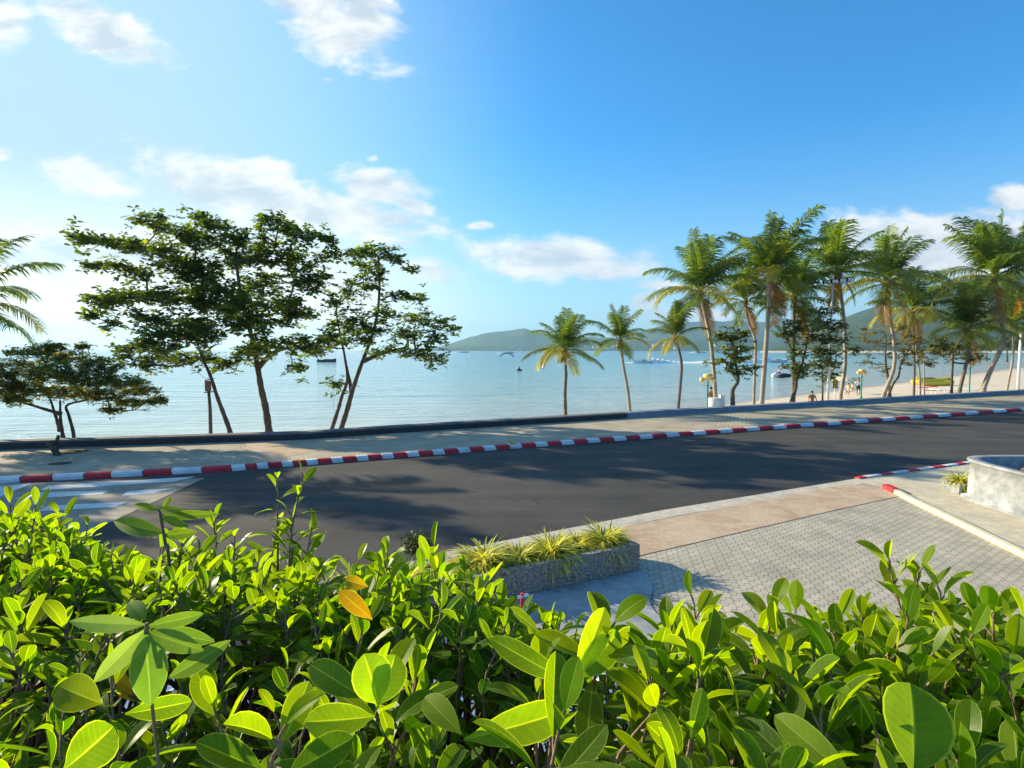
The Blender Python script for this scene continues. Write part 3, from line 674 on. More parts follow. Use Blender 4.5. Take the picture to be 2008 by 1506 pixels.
palm('low broad palm with dark leaning trunk left of the yellow nut palm', [(1882, 766), (1893, 720), (1900, 680), (1893, 648)], 43, 78, 28, True, 0, 11, tr=.17)
palm('big palm with thick bowed trunk and yellow coconuts near the right edge', [(1928, 765), (1945, 720), (1967, 670), (1962, 610), (1950, 545)], 42, 104, 30, False, 9, 12, tr=.22)
palm('palm at the right edge beside the white pole', [(1975, 762), (1985, 710), (1987, 670), (1982, 640)], 47, 66, 24, False, 0, 13)
palm('palm rising partly outside the right edge', [(2050, 762), (2045, 690), (2035, 600), (2030, 540)], 45, 90, 26, False, 0, 14)
palm('palm at far left of which only arching fronds enter the picture', [(-150, 880), (-120, 780), (-95, 690), (-78, 605)], 19.5, 140, 30, True, 0, 15, group=None)

# ---- smaller almond trees along the beach
GL = [(.055, .085, .02), (.09, .125, .025), (.19, .20, .035)]; GB = [(.09, .09, .035), (.13, .12, .05), (.22, .17, .07)]
grow_tree('sea_almond_tree', 'small tree with crooked trunk and tiered leaf pads between leaning and slender palms', [[(1437, 790), (1437, 765), (1447, 748), (1446, 730), (1440, 700), (1437, 670)]],
          [(1400,663,26,7),(1440,655,30,8),(1462,650,18,6),(1445,670,22,8),(1432,690,26,8),(1462,684,18,6),(1430,705,26,8),(1456,705,18,6),(1445,725,28,8),(1478,722,18,6),(1400,708,20,6),(1450,735,16,6)], 33, .24, 11, GL, trunk_r=.15)
grow_tree('sea_almond_tree', 'leafy tree with V shaped base right of the tallest palm', [[(1553, 785), (1560, 762), (1563, 740), (1572, 715), (1580, 685), (1585, 650)], [(1563, 740), (1556, 715), (1552, 690)]],
          [(1560,640,30,14),(1600,635,34,16),(1635,640,28,14),(1545,660,22,10),(1590,665,34,12),(1640,668,34,10),(1560,690,20,8),(1620,690,34,10),(1665,690,28,8),(1555,720,22,8),(1590,718,30,8),(1625,712,24,8),(1570,735,14,8),(1575,610,26,12),(1620,610,22,10)], 36, .25, 12, GL, trunk_r=.14, bark=M_bark)
grow_tree('sea_almond_tree', 'thin stemmed sapling beside the floodlight mast', [[(1613, 780), (1613, 750), (1612, 725), (1606, 700)]], [(1605,735,12,6),(1632,730,16,8),(1600,722,12,6),(1630,745,12,6),(1640,718,14,6),(1612,700,16,7)], 37, .24, 11, GL, trunk_r=.07)
grow_tree('sea_almond_tree', 'tree with sparse tan foliage behind the palm with the S curved trunk', [[(1745, 775), (1742, 745), (1738, 720), (1736, 690), (1738, 665)]], [(1715,650,34,6),(1750,640,34,7),(1700,668,30,5),(1745,672,36,6),(1715,695,34,6),(1760,700,28,5),(1700,712,22,4),(1730,722,26,5),(1778,712,16,4)], 41, .22, 9, GB, trunk_r=.12, bare=.15)
grow_tree('sea_almond_tree', 'twisted bare stemmed small tree leaning right from the foot of the S curved palm', [[(1742, 776), (1752, 752), (1762, 738), (1766, 715), (1776, 695), (1785, 680)]], [(1790,660,24,6),(1775,690,18,5),(1792,716,14,4),(1800,690,20,5)], 40.5, .22, 9, GB, trunk_r=.10)
grow_tree('sea_almond_tree', 'tree with two straight pale stems in front of the yellow boat', [[(1804, 770), (1803, 735), (1800, 705), (1795, 680)], [(1812, 768), (1812, 735), (1812, 700)]], [(1790,672,28,8),(1825,665,34,8),(1780,690,24,6),(1815,692,36,8),(1850,688,24,8),(1805,706,30,6),(1835,715,26,4)], 42, .22, 11, GB, trunk_r=.10, bark=M_palmb, bare=.1)
grow_tree('sea_almond_tree', 'dark crowned tree with straight knotted trunk right of the yellow boat', [[(1866, 766), (1867, 735), (1869, 705), (1868, 685)]], [(1850,675,30,9),(1885,680,30,8),(1860,695,34,8),(1900,700,26,7),(1915,705,20,5),(1835,690,20,6)], 43, .24, 12, GL, trunk_r=.12)

# dense planting beyond the right part of the beach
for i, (px, py, Y, r_) in enumerate(((1895, 684, 260, 16), (1935, 680, 240, 22), (1975, 675, 220, 26), (2015, 668, 210, 30), (1850, 686, 320, 14))):
    grow_tree('shore_tree', ['rounded green tree far off behind the low broad palm', 'rounded green tree far off across the bay behind the bowed palm', 'yellowish green tree far off near the right edge', 'largest far shore tree, at the very right edge', 'smallest far green tree behind the yellow boat'][i], 
              [[(px, 700), (px, py)]], [(px, py-6, r_, r_*.55), (px-r_*.6, py, r_*.7, r_*.4), (px+r_*.6, py, r_*.7, r_*.4)], Y, .9, 18, GL, group='trees on the far shore', base_z=-1.5, trunk_r=.4, depth=.3, step=2)

# trees beyond the left edge whose shade falls across the promenade and road
for i, (X, Y, h, wd) in enumerate(((-25, 17.5, 7.5, 3.6), (-31, 21.5, 9, 4.5), (-36, 15.5, 8, 4), (-27, 11.5, 6.5, 3.0), (-45, 20, 10, 5))):
    t0 = []
    F_ = FPX/Y; cx_ = CX+X*F_; f_ = lambda z: HZ-(z-CAMH)*F_
    pd = [(cx_+a*wd*F_*.6, f_(h-b), wd*F_*.42, .5*F_) for a, b in ((-1, 1.3), (0, .2), (1, 1.0), (-.6, 2.5), (.7, 2.6), (0, 1.6), (1.3, 2.2), (-1.4, 2.2))]
    grow_tree('sea_almond_tree', 'broad almond tree standing outside the left edge of the picture', [[(cx_, f_(.1)), (cx_+8, f_(h*.4)), (cx_, f_(h-1))]], pd, Y, .26, 7, GT, base_z=.0, trunk_r=.2, group='almond trees outside the left edge', depth=.25)

exec_marker = True
# ------------------------------------------------------------ planter with spider plants
M_ribbon = leafmat('leaf_ribbon', .35, .45, (1.5, 1.5, .5))
def spider(root, c, R_, n, seed, part='foliage'):
    r = np.random.default_rng(seed); n2 = n; az = r.uniform(0, 6.28, n2); el = r.uniform(.25, 1.35, n2)
    D_ = np.stack([np.cos(az)*np.cos(el), np.sin(az)*np.cos(el), np.sin(el)], 1); Pn = np.tile(np.array(c), (n2, 1))+r.normal(size=(n2, 3))*R_*.09*np.array([1, 1, .3])
    L = R_*r.uniform(.9, 1.5, n2); col = np.where(r.random((n2, 1)) < .68, np.array([[.74, .70, .12]]), np.array([[.18, .26, .05]]))*r.uniform(.8, 1.15, (n2, 1))
    V, F, UV, kk = leaf_batch(Pn, D_, np.tile([0, 0, 1.0], (n2, 1))+r.normal(size=(n2, 3))*.1, L, L*.028, r.uniform(.9, 2.2, n2), np.full(n2, .35), np.linspace(0, 1, 7), [-1, 0, 1], [.7, 1, 1, .9, .75, .5, .05])
    return mesh(part, V, F, M_ribbon, root, True, tint=np.repeat(col, kk, 0))
cA = P(1254, 1117, NZ); cB = P(1090, 1154, NZ); dr_ = (cB-cA).normalized(); nb = Vector((dr_.y, -dr_.x, 0)); 
if nb.y < 0: nb = -nb
PL, PD, PH, PT = 5.2, .74, .37, .09
t_ = thing('planter_box', 'long exposed aggregate planter box beside the road', 'planter', (cA.x, cA.y, NZ))
rz = math.atan2(-dr_.y, -dr_.x); mid = cA+dr_*PL/2
mb = MB()
for (a_, b_, l_, wd_) in ((0, PT/2, PL, PT), (0, PD-PT/2, PL, PT)):
    q = mid+nb*b_; mb.box((q.x, q.y, NZ+PH/2), (l_, wd_, PH), rz)
for s_ in (PT/2, PL-PT/2):
    q = cA+dr_*s_+nb*PD/2; mb.box((q.x, q.y, NZ+PH/2-.001), (PT, PD-2*PT, PH-.002), rz)
mb.build('box_wall', M_agg, t_); q = mid+nb*PD/2; mb = MB(); mb.box((q.x, q.y, NZ+.15), (PL-2*PT, PD-2*PT, .26), rz); mb.build('soil_fill', M_soil, t_)
sl_ = ['rightmost spider plant, at the planter corner', 'small spider plant second from the planter corner', 'tall full spider plant in the middle of the planter', 'spider plant third from the left of the sunny clumps', 'leftmost large sunny spider plant hanging over the front', 'small shaded spider plant left of the sunny clumps', 'spider plant half hidden behind hedge tips', 'leftmost spider plant in the planter behind the hedge']
for i, (s_, r_) in enumerate(((.35, .50), (.80, .36), (1.25, .50), (1.75, .42), (2.25, .54), (2.8, .30), (3.3, .44), (3.9, .40))):
    c_ = cA+dr_*s_+nb*(.36+.05*math.sin(i*2)); c_.z = NZ+.27; g = thing('spider_plant', sl_[i], 'plant', c_, 'spider plants in the planter box'); spider(g, c_, r_*.74, 620, i)
    if i % 2 == 0: spider(g, c_+dr_*.18+nb*-.1, r_*.45, 260, i+50, 'side_tuft')
# small dark shrub behind the hedge by the road
c_ = P(820, 1092, NZ); g = thing('small_shrub', 'small dark fine leaved shrub at the road edge behind hedge', 'plant', c_); n = 900
dv = rng.normal(size=(n, 3)); dv /= np.linalg.norm(dv, axis=1, keepdims=True); Pn = np.array(c_)+np.array([0, 0, .18])+dv*rng.uniform(.3, 1, (n, 1))*np.array([.26, .2, .2])
V, F, UV, kk = leaf_batch(Pn, dv+rng.normal(size=(n, 3))*.5, dv+[0, 0, .5], np.full(n, .05), np.full(n, .012), np.full(n, .4), np.full(n, .3), TU, TV, TW); mesh('foliage', V, F, M_leafT, g, True, tint=np.tile([.03, .055, .015], (len(V), 1)))
mb = MB(); [mb.tube([c_, Vector(c_)+Vector((.15*math.cos(a), .12*math.sin(a), .25))], .008, 5) for a in (0, 1, 2, 3.2, 4.4, 5.3)]; mb.build('stems', M_twigd, g)

# ---- round concrete planter at right, dry litter in it
t_ = thing('concrete_planter', 'large curved pale concrete planter with blotchy sides at right edge', 'planter', (10.9, 9.6, NZ)); n = 72; V = []
def ring(k): return [(11.55+(2.05+k)*math.copysign(abs(math.cos(a))**.33, math.cos(a)), 9.65+(2.4+k)*math.copysign(abs(math.sin(a))**.33, math.sin(a))) for a in (2*math.pi*i/n for i in range(n))]
H_ = .92
for k, z in ((.10, NZ), (.10, NZ+.05), (.02, NZ+.06), (.0, H_-.06), (.04, H_-.05), (.04, H_-.01), (.02, H_), (-.13, H_), (-.15, H_-.02), (-.15, H_-.45)): V += [(x, y, z) for x, y in ring(k)]
F = [(i*n+j, i*n+(j+1) % n, (i+1)*n+(j+1) % n, (i+1)*n+j) for i in range(9) for j in range(n)]
mesh('planter_wall', V, F, M_conP, t_, True); mesh('soil_fill', [(x, y, H_-.3) for x, y in ring(-.14)], [tuple(range(n))], M_soil, t_)
for i, (x, y, z, L, a, wd_) in enumerate(((10.4, 10.2, .86, .9, .5, .2), (10.3, 9.7, .88, 1.0, -.4, .16), (10.2, 10.9, .80, .7, 1.2, .15), (10.7, 9.3, .85, .8, 2.2, .2), (10.0, 9.2, .80, .6, .2, .13), (10.6, 10.6, .85, .8, -.9, .17), (10.15, 10.4, .80, .5, 2.6, .12))):
    g = thing('dry_sheath', 'curled brown dry palm sheath lying in the concrete planter', 'dead leaf', (x, y, z), 'dry sheaths in the concrete planter')
    V, F, UV, kk = leaf_batch([[x-L/2*math.cos(a), y-L/2*math.sin(a), z-.06]], [[math.cos(a), math.sin(a), .25]], [[.2, .1, 1]], np.array([L]), np.array([wd_]), np.array([.7]), np.array([.7]), np.linspace(0, 1, 9), [-1, -.5, 0, .5, 1], [.3, .7, .95, 1, 1, .9, .7, .4, .1])
    o = mesh('sheath', V, F, M_dry, g, True); md = o.modifiers.new('s', 'SOLIDIFY'); md.thickness = .015
for i in range(70):
    pass
V = []; F = []; mb = MB()
for i in range(120):
    a = rng.uniform(0, 6.28); k = rng.uniform(0, .85); x, y = 11.5+1.8*k*math.cos(a), 9.65+2.1*k*math.sin(a); b_ = rng.uniform(0, 3.1)
    mb.tube([(x, y, H_-.29), (x+.18*math.cos(b_), y+.18*math.sin(b_), H_-.26+rng.uniform(0, .1))], .012, 4)
o = mb.build('leaf_litter', M_dry); o['kind'] = 'stuff'; o['label'] = 'brown twigs and dry litter on the planter soil'
# potted spider plant by it
c_ = P(1880, 966, NZ); g = thing('plant_pot', 'small square grey pot against the curved concrete planter', 'pot', c_); mb = MB()
mb.box(c_+Vector((0, 0, .10)), (.40, .34, .20), .2); mb.box(c_+Vector((0, 0, .215)), (.46, .40, .03), .2); mb.build('pot_body', M_conP, g); mb = MB(); mb.box(c_+Vector((0, 0, .225)), (.38, .32, .02), .2); mb.build('soil_fill', M_soil, g)
g = thing('spider_plant', 'yellow green spider plant growing in the small square pot', 'plant', c_+Vector((0, 0, .22))); spider(g, c_+Vector((0, 0, .22)), .30, 170, 77)
# fallen yellow leaf on the kerb
q = P(1000, 872, .17); V, F, UV, kk = leaf_batch([q, q+Vector((.1, 0, .0))], [[1, .3, .3], [-.6, .4, .5]], [[0, -.4, 1]]*2, np.array([.30, .26]), np.array([.07, .06]), np.array([.8, .4]), np.array([.5, .3]), np.linspace(0, 1, 6), [-1, 0, 1], [.2, .8, 1, .9, .6, .05])
o = mesh('fallen_leaf', V, F, M_ribbon, None, True, tint=np.tile([.5, .5, .03], (len(V), 1))); tag(o, 'bright yellow fallen leaf lying at the back of the red and white kerb', 'leaf')

# ------------------------------------------------------------ terrace, hedge
mb = MB(); mb.box((0, -1.2, .82), (14, 5.8, 1.7)); o = mb.build('terrace', M_conc); o['kind'] = 'structure'
BEDZ = 1.78
mb = MB(); mb.box((0, .95, 1.72), (13, 1.4, .12)); o = mb.build('soil_bed', M_soil); o['kind'] = 'structure'
t_ = thing('corrugated_roof', 'white corrugated metal roof sheet glimpsed through the hedge stems', 'roof', (-2.3, 2.6, 1.3)); V = []; nx = 260
for j, (y, z) in enumerate(((1.72, 1.52), (2.4, 1.42), (3.15, 1.30))):
    for i in range(nx): x = -5.2+5.35*i/(nx-1); V.append((x+.35*(y-1.7), y, z+.028*math.sin(i*.9)))
mesh('roof_sheet', V, [(j*nx+i, j*nx+i+1, (j+1)*nx+i+1, (j+1)*nx+i) for j in range(2) for i in range(nx-1)], M_steel, t_, True)
mb = MB(); mb.tube([(-5, 1.85, 1.42), (.3, 1.85, 1.42)], .02); mb.tube([(-5, 3.0, 1.26), (.5, 3.0, 1.26)], .02)
for x in (-4.6, -2.3, .2): mb.tube([(x, 3.0, 1.26), (x, 3.0, NZ)], .025)
mb.build('roof_frame', M_steel, t_)
# folding barrier seen behind hedge
g = thing('barrier_rail', 'white tubular barrier with red uprights partly hidden behind the hedge', 'barrier', P(960, 1200, NZ)); mb = MB()
a, b = PY(870, 1262, 5.2), PY(1035, 1200, 6.2)
for dz in (0, -.18, -.36): mb.tube([a+Vector((0, 0, dz+.25)), b+Vector((0, 0, dz+.2))], .018)
mb.build('rail', M_steel, g); 
for f in (.08, .5, .92):
    q = a.lerp(b, f); mb = MB(); mb.tube([(q.x, q.y, NZ), (q.x, q.y, q.z+.24)], .02); mb.build('upright', M_red, g)

SKYL = [(-500, 1000), (0, 1000), (60, 1000), (130, 1020), (190, 1060), (260, 1110), (320, 1060), (400, 1055), (470, 1070), (540, 1080), (620, 1090), (680, 1105), (760, 1085), (860, 1090), (930, 1115), (990, 1165), (1050, 1190), (1110, 1215), (1180, 1245), (1250, 1250), (1330, 1215), (1400, 1225), (1460, 1235), (1500, 1205), (1570, 1200), (1640, 1225), (1700, 1195), (1760, 1175), (1850, 1190), (1900, 1200), (2008, 1190), (2500, 1190)]
BUSH = [(-2.1, 1.3), (-1.55, 1.35), (-1.05, 1.3), (-.58, 1.35), (-.12, 1.3), (.35, 1.3), (.82, 1.25), (1.3, 1.2), (1.75, 1.2), (-1.0, .72), (-.55, .68), (-.12, .66), (.3, .66), (.7, .66), (1.1, .7)]
BL = ['hedge shrub outside the left edge of the picture', 'hedge shrub at far left whose tips stand against the crossing stripes', 'hedge shrub in the back row behind the velvety weed', 'hedge shrub with the tall sprig of small leaves standing against the road',
      'hedge shrub in front of the left end of the planter box', 'darker hedge shrub in front of the sunny spider plants', 'hedge shrub below the planter shadow on the pavers', 'hedge shrub with bright upright sprig rising against the pavers at right',
      'hedge shrub outside the right edge of the picture', 'front row hedge shrub at the bottom left corner above the white roof', 'front row hedge shrub below the drooping velvety weed', 'front row hedge shrub with broad leaves at the bottom, left of centre', 
      'front row hedge shrub right of the bottom centre with pale upright leaf pair', 'front row hedge shrub with thick pale branch and long narrow leaves', 'front row hedge shrub with one very large round leaf at bottom right']
shoots = []     # (tip, leaf length, n leaves, spread, tintfac)
def shoot(px, py, Y, ll=.085, n=9, fac=0.0, span=.13, yel=0): shoots.append((PY(px, py, Y), ll*.9, n, fac, span, yel))
for a in [(592,938,1.25,.062,9,.7,.16),(545,945,1.28,.06,7,.6,.13),(570,1010,1.25,.065,8,.5,.12),(610,1045,1.25,.07,8,.4,.1),(540,1050,1.3,.065,7,.4,.1),(70,1000,1.35,.075,10,.5,.12),(20,995,1.4,.08,10,.6,.12),(120,1015,1.4,.075,9,.5,.12),(170,1040,1.45,.075,9,.4,.12),
          (1745,1112,.98,.085,10,1,.13),(1800,1125,1.0,.08,9,1,.12),(1845,1165,.95,.085,8,.9,.1),(1360,1180,.95,.08,8,1,.11),(1385,1235,.80,.085,10,1,.12),(1515,1200,.95,.085,9,1,.12),(1560,1210,1.0,.085,9,1,.1),(1640,1230,.85,.09,9,.9,.1),(1195,1235,.72,.095,7,.8,.08),
          (850,1085,1.3,.095,8,.5,.12),(760,1095,1.3,.08,9,.4,.12),(700,1110,1.4,.08,9,.3,.1),(740,1335,.70,.085,9,.4,.1),(820,1320,.75,.08,8,.4,.1),(1370,1330,.62,.09,9,.8,.1),(1550,1330,.62,.09,8,.6,.1),(1880,1260,.80,.09,9,1,.1),(1960,1215,.9,.08,9,1,.1),(1985,1300,.72,.09,9,.9,.1),(1700,1270,.78,.09,9,.9,.1),
          (420,1025,1.5,.07,9,.4,.1),(460,1060,1.4,.07,9,.4,.1),(145,1100,1.3,.09,8,.5,.1),(215,1110,1.35,.085,8,.5,.1),(385,1120,1.2,.08,9,.5,.1),(250,1110,1.3,.08,8,.4,.1),(130,1245,.9,.085,7,.8,.1),(40,1240,.9,.085,7,.5,.1),(550,1440,.5,.08,7,.4,.08),(900,1240,1.0,.085,8,.1,.1),(600,1150,1.1,.085,9,.4,.1),(510,1160,1.2,.08,8,.4,.1),(1020,1230,1.2,.08,8,0,.1),(1610,1400,.55,.09,7,.8,.08),(1100,1420,.55,.09,7,.4,.08)]:
    shoot(*a[:5], fac=a[5], span=a[6])
def skyl(px): return np.interp(px, [s[0] for s in SKYL], [s[1] for s in SKYL])
r_ = np.random.default_rng(21)
while len(shoots) < 620:
    px = r_.uniform(-520, 2600); sk = skyl(px); py = sk+18+(1620-sk)*r_.random()**1.45; drop = r_.uniform(.36, .48) if px > 1250 else r_.uniform(.44, .60)+(.10 if px > 880 else 0)
    Y = FPX*drop/(py-HZ)
    if Y > 1.75: Y = r_.uniform(1.4, 1.75)
    if Y < .44: continue
    shoot(px, py, Y, r_.uniform(.054, .080)*(1.12 if px > 1250 else 1), int(r_.integers(6, 10)), r_.uniform(-.1, .5)+(.3 if px > 1250 else 0), r_.uniform(.08, .13))  # right-hand shoots get a brighter tint standing in for sunlight
for _ in range(230):
    px = r_.uniform(-150, 1080); sk = skyl(px); py = sk+r_.uniform(16, 150); Y = min(1.7, FPX*r_.uniform(.42, .58)/(py-HZ))
    shoot(px, py, Y, r_.uniform(.055, .08), int(r_.integers(7, 11)), r_.uniform(0, .5), r_.uniform(.08, .12))
bushes = [thing('hedge_shrub', l, 'shrub', (x, y, BEDZ), 'shrubs of the terrace hedge') for (x, y), l in zip(BUSH, BL)]
acc = [dict(P=[], D=[], N=[], L=[], W=[], b=[], f=[], C=[], mb=MB(), mt=MB()) for _ in BUSH]
yell = {(0): 0}
for si, (tip, ll, n, fac, span, yel) in enumerate(shoots):
    bi = min(range(len(BUSH)), key=lambda i: (tip.x-BUSH[i][0])**2+(tip.y-BUSH[i][1])**2); A = acc[bi]; bx, by = BUSH[bi]
    base = Vector((bx+r_.normal()*.10, by+r_.normal()*.08, BEDZ)); mid = base.lerp(tip, .55)+Vector((r_.normal()*.05, r_.normal()*.05, -.03)); up = tip+Vector((r_.normal()*.02, r_.normal()*.02, -span*1.1-.02)).copy()
    sp_ = catmull([base, mid, up, tip], 5); k = len(sp_)
    A['mb'].tube(sp_[:k-6], [.0065-.004*i/k for i in range(k-6)], 6, cap=False); A['mt'].tube(sp_[k-7:], [.0028-.0014*i/6 for i in range(7)], 6)
    ax = (sp_[-1]-sp_[-5]).normalized(); ph = r_.uniform(0, 6.28)
    for q in range(n):
        f = q/max(1, n-1); p = tip-ax*span*(1-f)*1.1; a = ph+q*2.4+r_.normal()*.25
        h = Vector((math.cos(a), math.sin(a), 0)); el = .25+.95*f**1.5+r_.normal()*.18
        d = h*math.cos(el)+ax*math.sin(el); L_ = ll*(1.05-.35*f**3)*r_.uniform(.8, 1.12); nrm = ax*math.cos(el)-h*math.sin(el)
        A['P'].append(p+d*.012); A['D'].append(d); A['N'].append(nrm+Vector(r_.normal(size=3)*.3)); A['L'].append(L_); A['W'].append(L_*r_.uniform(.17, .255)); A['b'].append(r_.uniform(-.3, 1.1)); A['f'].append(r_.uniform(.08, .65))
        young = min(1, max(0, fac*.7+.3*f+r_.normal()*.12)); c = np.array([.026, .10, .006])*(1-young)+np.array([.15, .235, .008])*young  # lighter young tips; sunlit right side and shaded depths also put into leaf colour
        A['C'].append(c*r_.uniform(.85, 1.15)); A['mt'].tube([p, p+d*.014], .0016, 5, cap=False)
HU = [0, .08, .2, .36, .52, .68, .82, .93, 1]; HW = [.06, .2, .55, .86, 1, 1, .84, .5, .04]; HV = [-1, -.93, -.5, -.07, 0, .07, .5, .93, 1]
for bsh, A in zip(bushes, acc):
    n = len(A['P'])
    if n == 0: bpy.data.objects.remove(bsh); continue
    V, F, UV, kk = leaf_batch(np.array(A['P']), np.array(A['D']), np.array(A['N']), np.array(A['L']), np.array(A['W']), np.array(A['b']), np.array(A['f']), HU, HV, HW)
    mesh('foliage', V, F, M_leafH, bsh, True, tint=np.repeat(np.array(A['C']), kk, 0), uvs=UV)
    A['mb'].add(A['mt'].V, A['mt'].F, 1); A['mb'].build('stems', [M_twigd, M_twig], bsh, True)
def leaves_between(items, parent, name, m, HWp=HW, tintv=(.1, .2, .02), lab=None, k=1.0):
    Pn = []; Dn = []; Nn = []; L = []; Wd = []; C = []; bb = []
    for (x0, y0, Y0_, x1, y1, Y1_, wd, *tn) in items:
        a, b = PY(x0, y0, Y0_*k), PY(x1, y1, Y1_*k); wd *= k; d = b-a; Pn.append(a); Dn.append(d); toc = Vector((0, 0, CAMH))-a; Nn.append(toc.normalized()+(Vector((0, 0, .2))-sv)*.5); L.append(d.length*1.04); Wd.append(wd*.43); C.append(tn[0] if tn else tintv); bb.append(.35)
    for i in range(len(L)):
        V, F, UV, kk = leaf_batch(np.array(Pn[i:i+1]), np.array(Dn[i:i+1]), np.array(Nn[i:i+1]), np.array(L[i:i+1]), np.array(Wd[i:i+1]), np.array(bb[i:i+1]), np.full(1, .28), HU, HV, HWp)
        o = mesh(name, V, F, m, parent, True, tint=np.repeat(np.array(C[i:i+1]), kk, 0), uvs=UV)
        if lab: o['label'] = lab
    return o
G1 = (.10, .20, .018); G2 = (.07, .15, .016); G3 = (.15, .23, .018)
leaves_between([(1790,1520,.47,1800,1345,.50,.072,G1),(1500,1506,.50,1690,1560,.50,.05,G2)], bushes[14], 'large_leaf', M_leafH)
leaves_between([(1680,1540,.46,1520,1395,.52,.034,G3),(1600,1545,.5,1430,1375,.58,.03,G2),(1345,1280,.7,1275,1385,.72,.03,G3),(1500,1280,.8,1300,1310,.7,.03,G2)], bushes[13], 'long_leaf', M_leafH)
leaves_between([(1130,1325,.70,1192,1200,.72,.045,G3),(1128,1330,.70,1218,1245,.72,.05,G1),(1115,1340,.70,970,1255,.70,.036,G2),(910,1450,.60,1120,1400,.62,.05,G1)], bushes[12], 'upright_leaf', M_leafH)
leaves_between([(738,1385,.62,778,1290,.64,.05,G2),(742,1382,.62,720,1290,.62,.055,G1),(735,1405,.62,600,1420,.60,.045,G1),(715,1370,.64,605,1300,.66,.04,G2),(905,1440,.60,830,1360,.64,.035,G3)], bushes[11], 'broad_leaf', M_leafH)
o = leaves_between([(730,1215,1.0,668,1160,1.0,.038,(.24,.15,.015)),(722,1150,1.02,676,1138,1.02,.03,(.28,.20,.02))], bushes[4], 'yellow_leaf', M_leafH, lab='blotchy yellow dying leaf', k=.85)
o = leaves_between([(215,1320,.82,280,1365,.82,.035,(.5,.25,.01))], bushes[10], 'yellow_leaf', M_leafH); o['label'] = 'orange dying leaf edge'
leaves_between([(200,1380,.66,112,1345,.66,.05,G3),(245,1400,.6,370,1380,.62,.03,G2),(125,1510,.52,222,1430,.55,.055,G2)], bushes[9], 'broad_leaf', M_leafH)
# velvety weed climbing out of the hedge
WW = [.1, .35, .75, .98, 1, .85, .58, .28, .02]; g = thing('velvety_weed', 'soft pale weed with drooping pointed leaves climbing over the hedge at left', 'plant', (PY(285, 1235, .80).x, .80, BEDZ))
leaves_between([(284,1225,.80,125,1222,.78,.030,(.22,.32,.07)),(284,1235,.80,185,1345,.76,.036,(.22,.32,.07)),(284,1245,.79,300,1385,.77,.058,(.13,.24,.03)),(290,1228,.80,405,1205,.86,.026,(.14,.24,.03)),(290,1240,.80,392,1275,.80,.035,(.15,.24,.03)),(300,1235,.83,420,1260,.86,.032,(.11,.2,.03)),
                (285,1215,.84,250,1175,.86,.03,(.14,.24,.03)),(330,1330,.8,450,1262,.84,.035,(.13,.22,.03))], g, 'leaf', M_leafW, WW, k=.72)
mb = MB(); mb.tube(catmull([(PY(285, 1235, .58).x, .68, BEDZ), PY(300, 1400, .60), PY(282, 1280, .58), PY(288, 1222, .576)], 5), .0018, 7); mb.build('stem', M_twig, g, True)
g = thing('tall_weed', 'thin upright pale stem with narrow pointed leaves above the hedge at left', 'plant', (PY(335, 1150, 1.2).x, 1.2, BEDZ)); top = PY(312, 998, 1.2)
leaves_between([(312,998,1.2,252,990,1.22,.022,G3),(312,998,1.2,345,1002,1.15,.02,G3),(318,1010,1.2,420,1010,1.2,.025,G3),(318,1015,1.2,360,1030,1.16,.022,G3),(320,1045,1.2,208,1020,1.22,.045,(.14,.24,.03)),(322,1050,1.2,380,1045,1.2,.03,G3),(316,1000,1.2,340,970,1.25,.016,G3)], g, 'leaf', M_leafW, WW)
mb = MB(); mb.tube(catmull([(top.x+.05, 1.22, BEDZ), PY(336, 1150, 1.2), PY(325, 1070, 1.2), top], 5), .0035, 7); mb.build('stem', M_twig, g, True)

# ------------------------------------------------------------ street furniture, people, boats
def ground_z(X, Y):
    a = wallY(X)+.3; b = max(35.5+.86*X, a+2.6); t = (Y-a)/(b-a); return -.35-1.65*min(max(t, 0), 1)**1.15
def lamp(label, px, ytop, Y, s=1.0):
    top = PY(px, ytop, Y); z0 = ground_z(top.x, Y); g = thing('street_lamp', label, 'street lamp', (top.x, Y, z0)); mb = MB(); h = top.z-z0
    mb.lathe((top.x, Y, z0), [(.11, 0), (.11, .3), (.06, .4), (.05, h-.4), (.07, h-.35), (.04, h)], 10); mb.build('post', M_green, g, True)
    mb = MB(); mb.lathe(top, [(.05, -.1), (.16*s, .02), (.26*s, .2*s), (.30*s, .34*s), (.2*s, .38*s), (.05, .42*s)], 10); mb.build('lamp_shade', M_gold, g, True)
    for sx in (-1, 1):
        mb = MB(); q = top+Vector((sx*.34*s, 0, -.05)); mb.tube([top+Vector((0, 0, -.25)), top+Vector((sx*.2*s, 0, -.3)), q+Vector((0, 0, -.05))], .02, 6); mb.lathe(q, [(.03, -.08), (.13*s, .02), (.18*s, .16), (.05, .24)], 8); mb.build('side_lamp', M_gold, g, True)
    return g
lamp('green lamp post with clustered golden lotus lamps left of the small tiered tree', 1388, 746, 33, 1.0)
lamp('green lamp post with pale shade right of the floodlight mast', 1690, 732, 45, .8)
lamp('lamp post with golden lamp under the low broad palm', 1903, 714, 44, .8)
# white pole at right edge
q = PY(2003, 640, 50); g = thing('utility_pole', 'plain white pole at the right edge', 'pole', (q.x, 50, -.6)); mb = MB(); mb.tube([(q.x, 50, -.7), (q.x, 50, 5.5)], [.13, .10], 10); mb.build('shaft', M_steel, g, True); mb = MB(); mb.tube([(q.x, 50, 5.5), (q.x-1.1, 50, 5.8)], .05); mb.box((q.x-1.2, 50, 5.8), (.6, .25, .1)); mb.build('arm', M_steel, g)
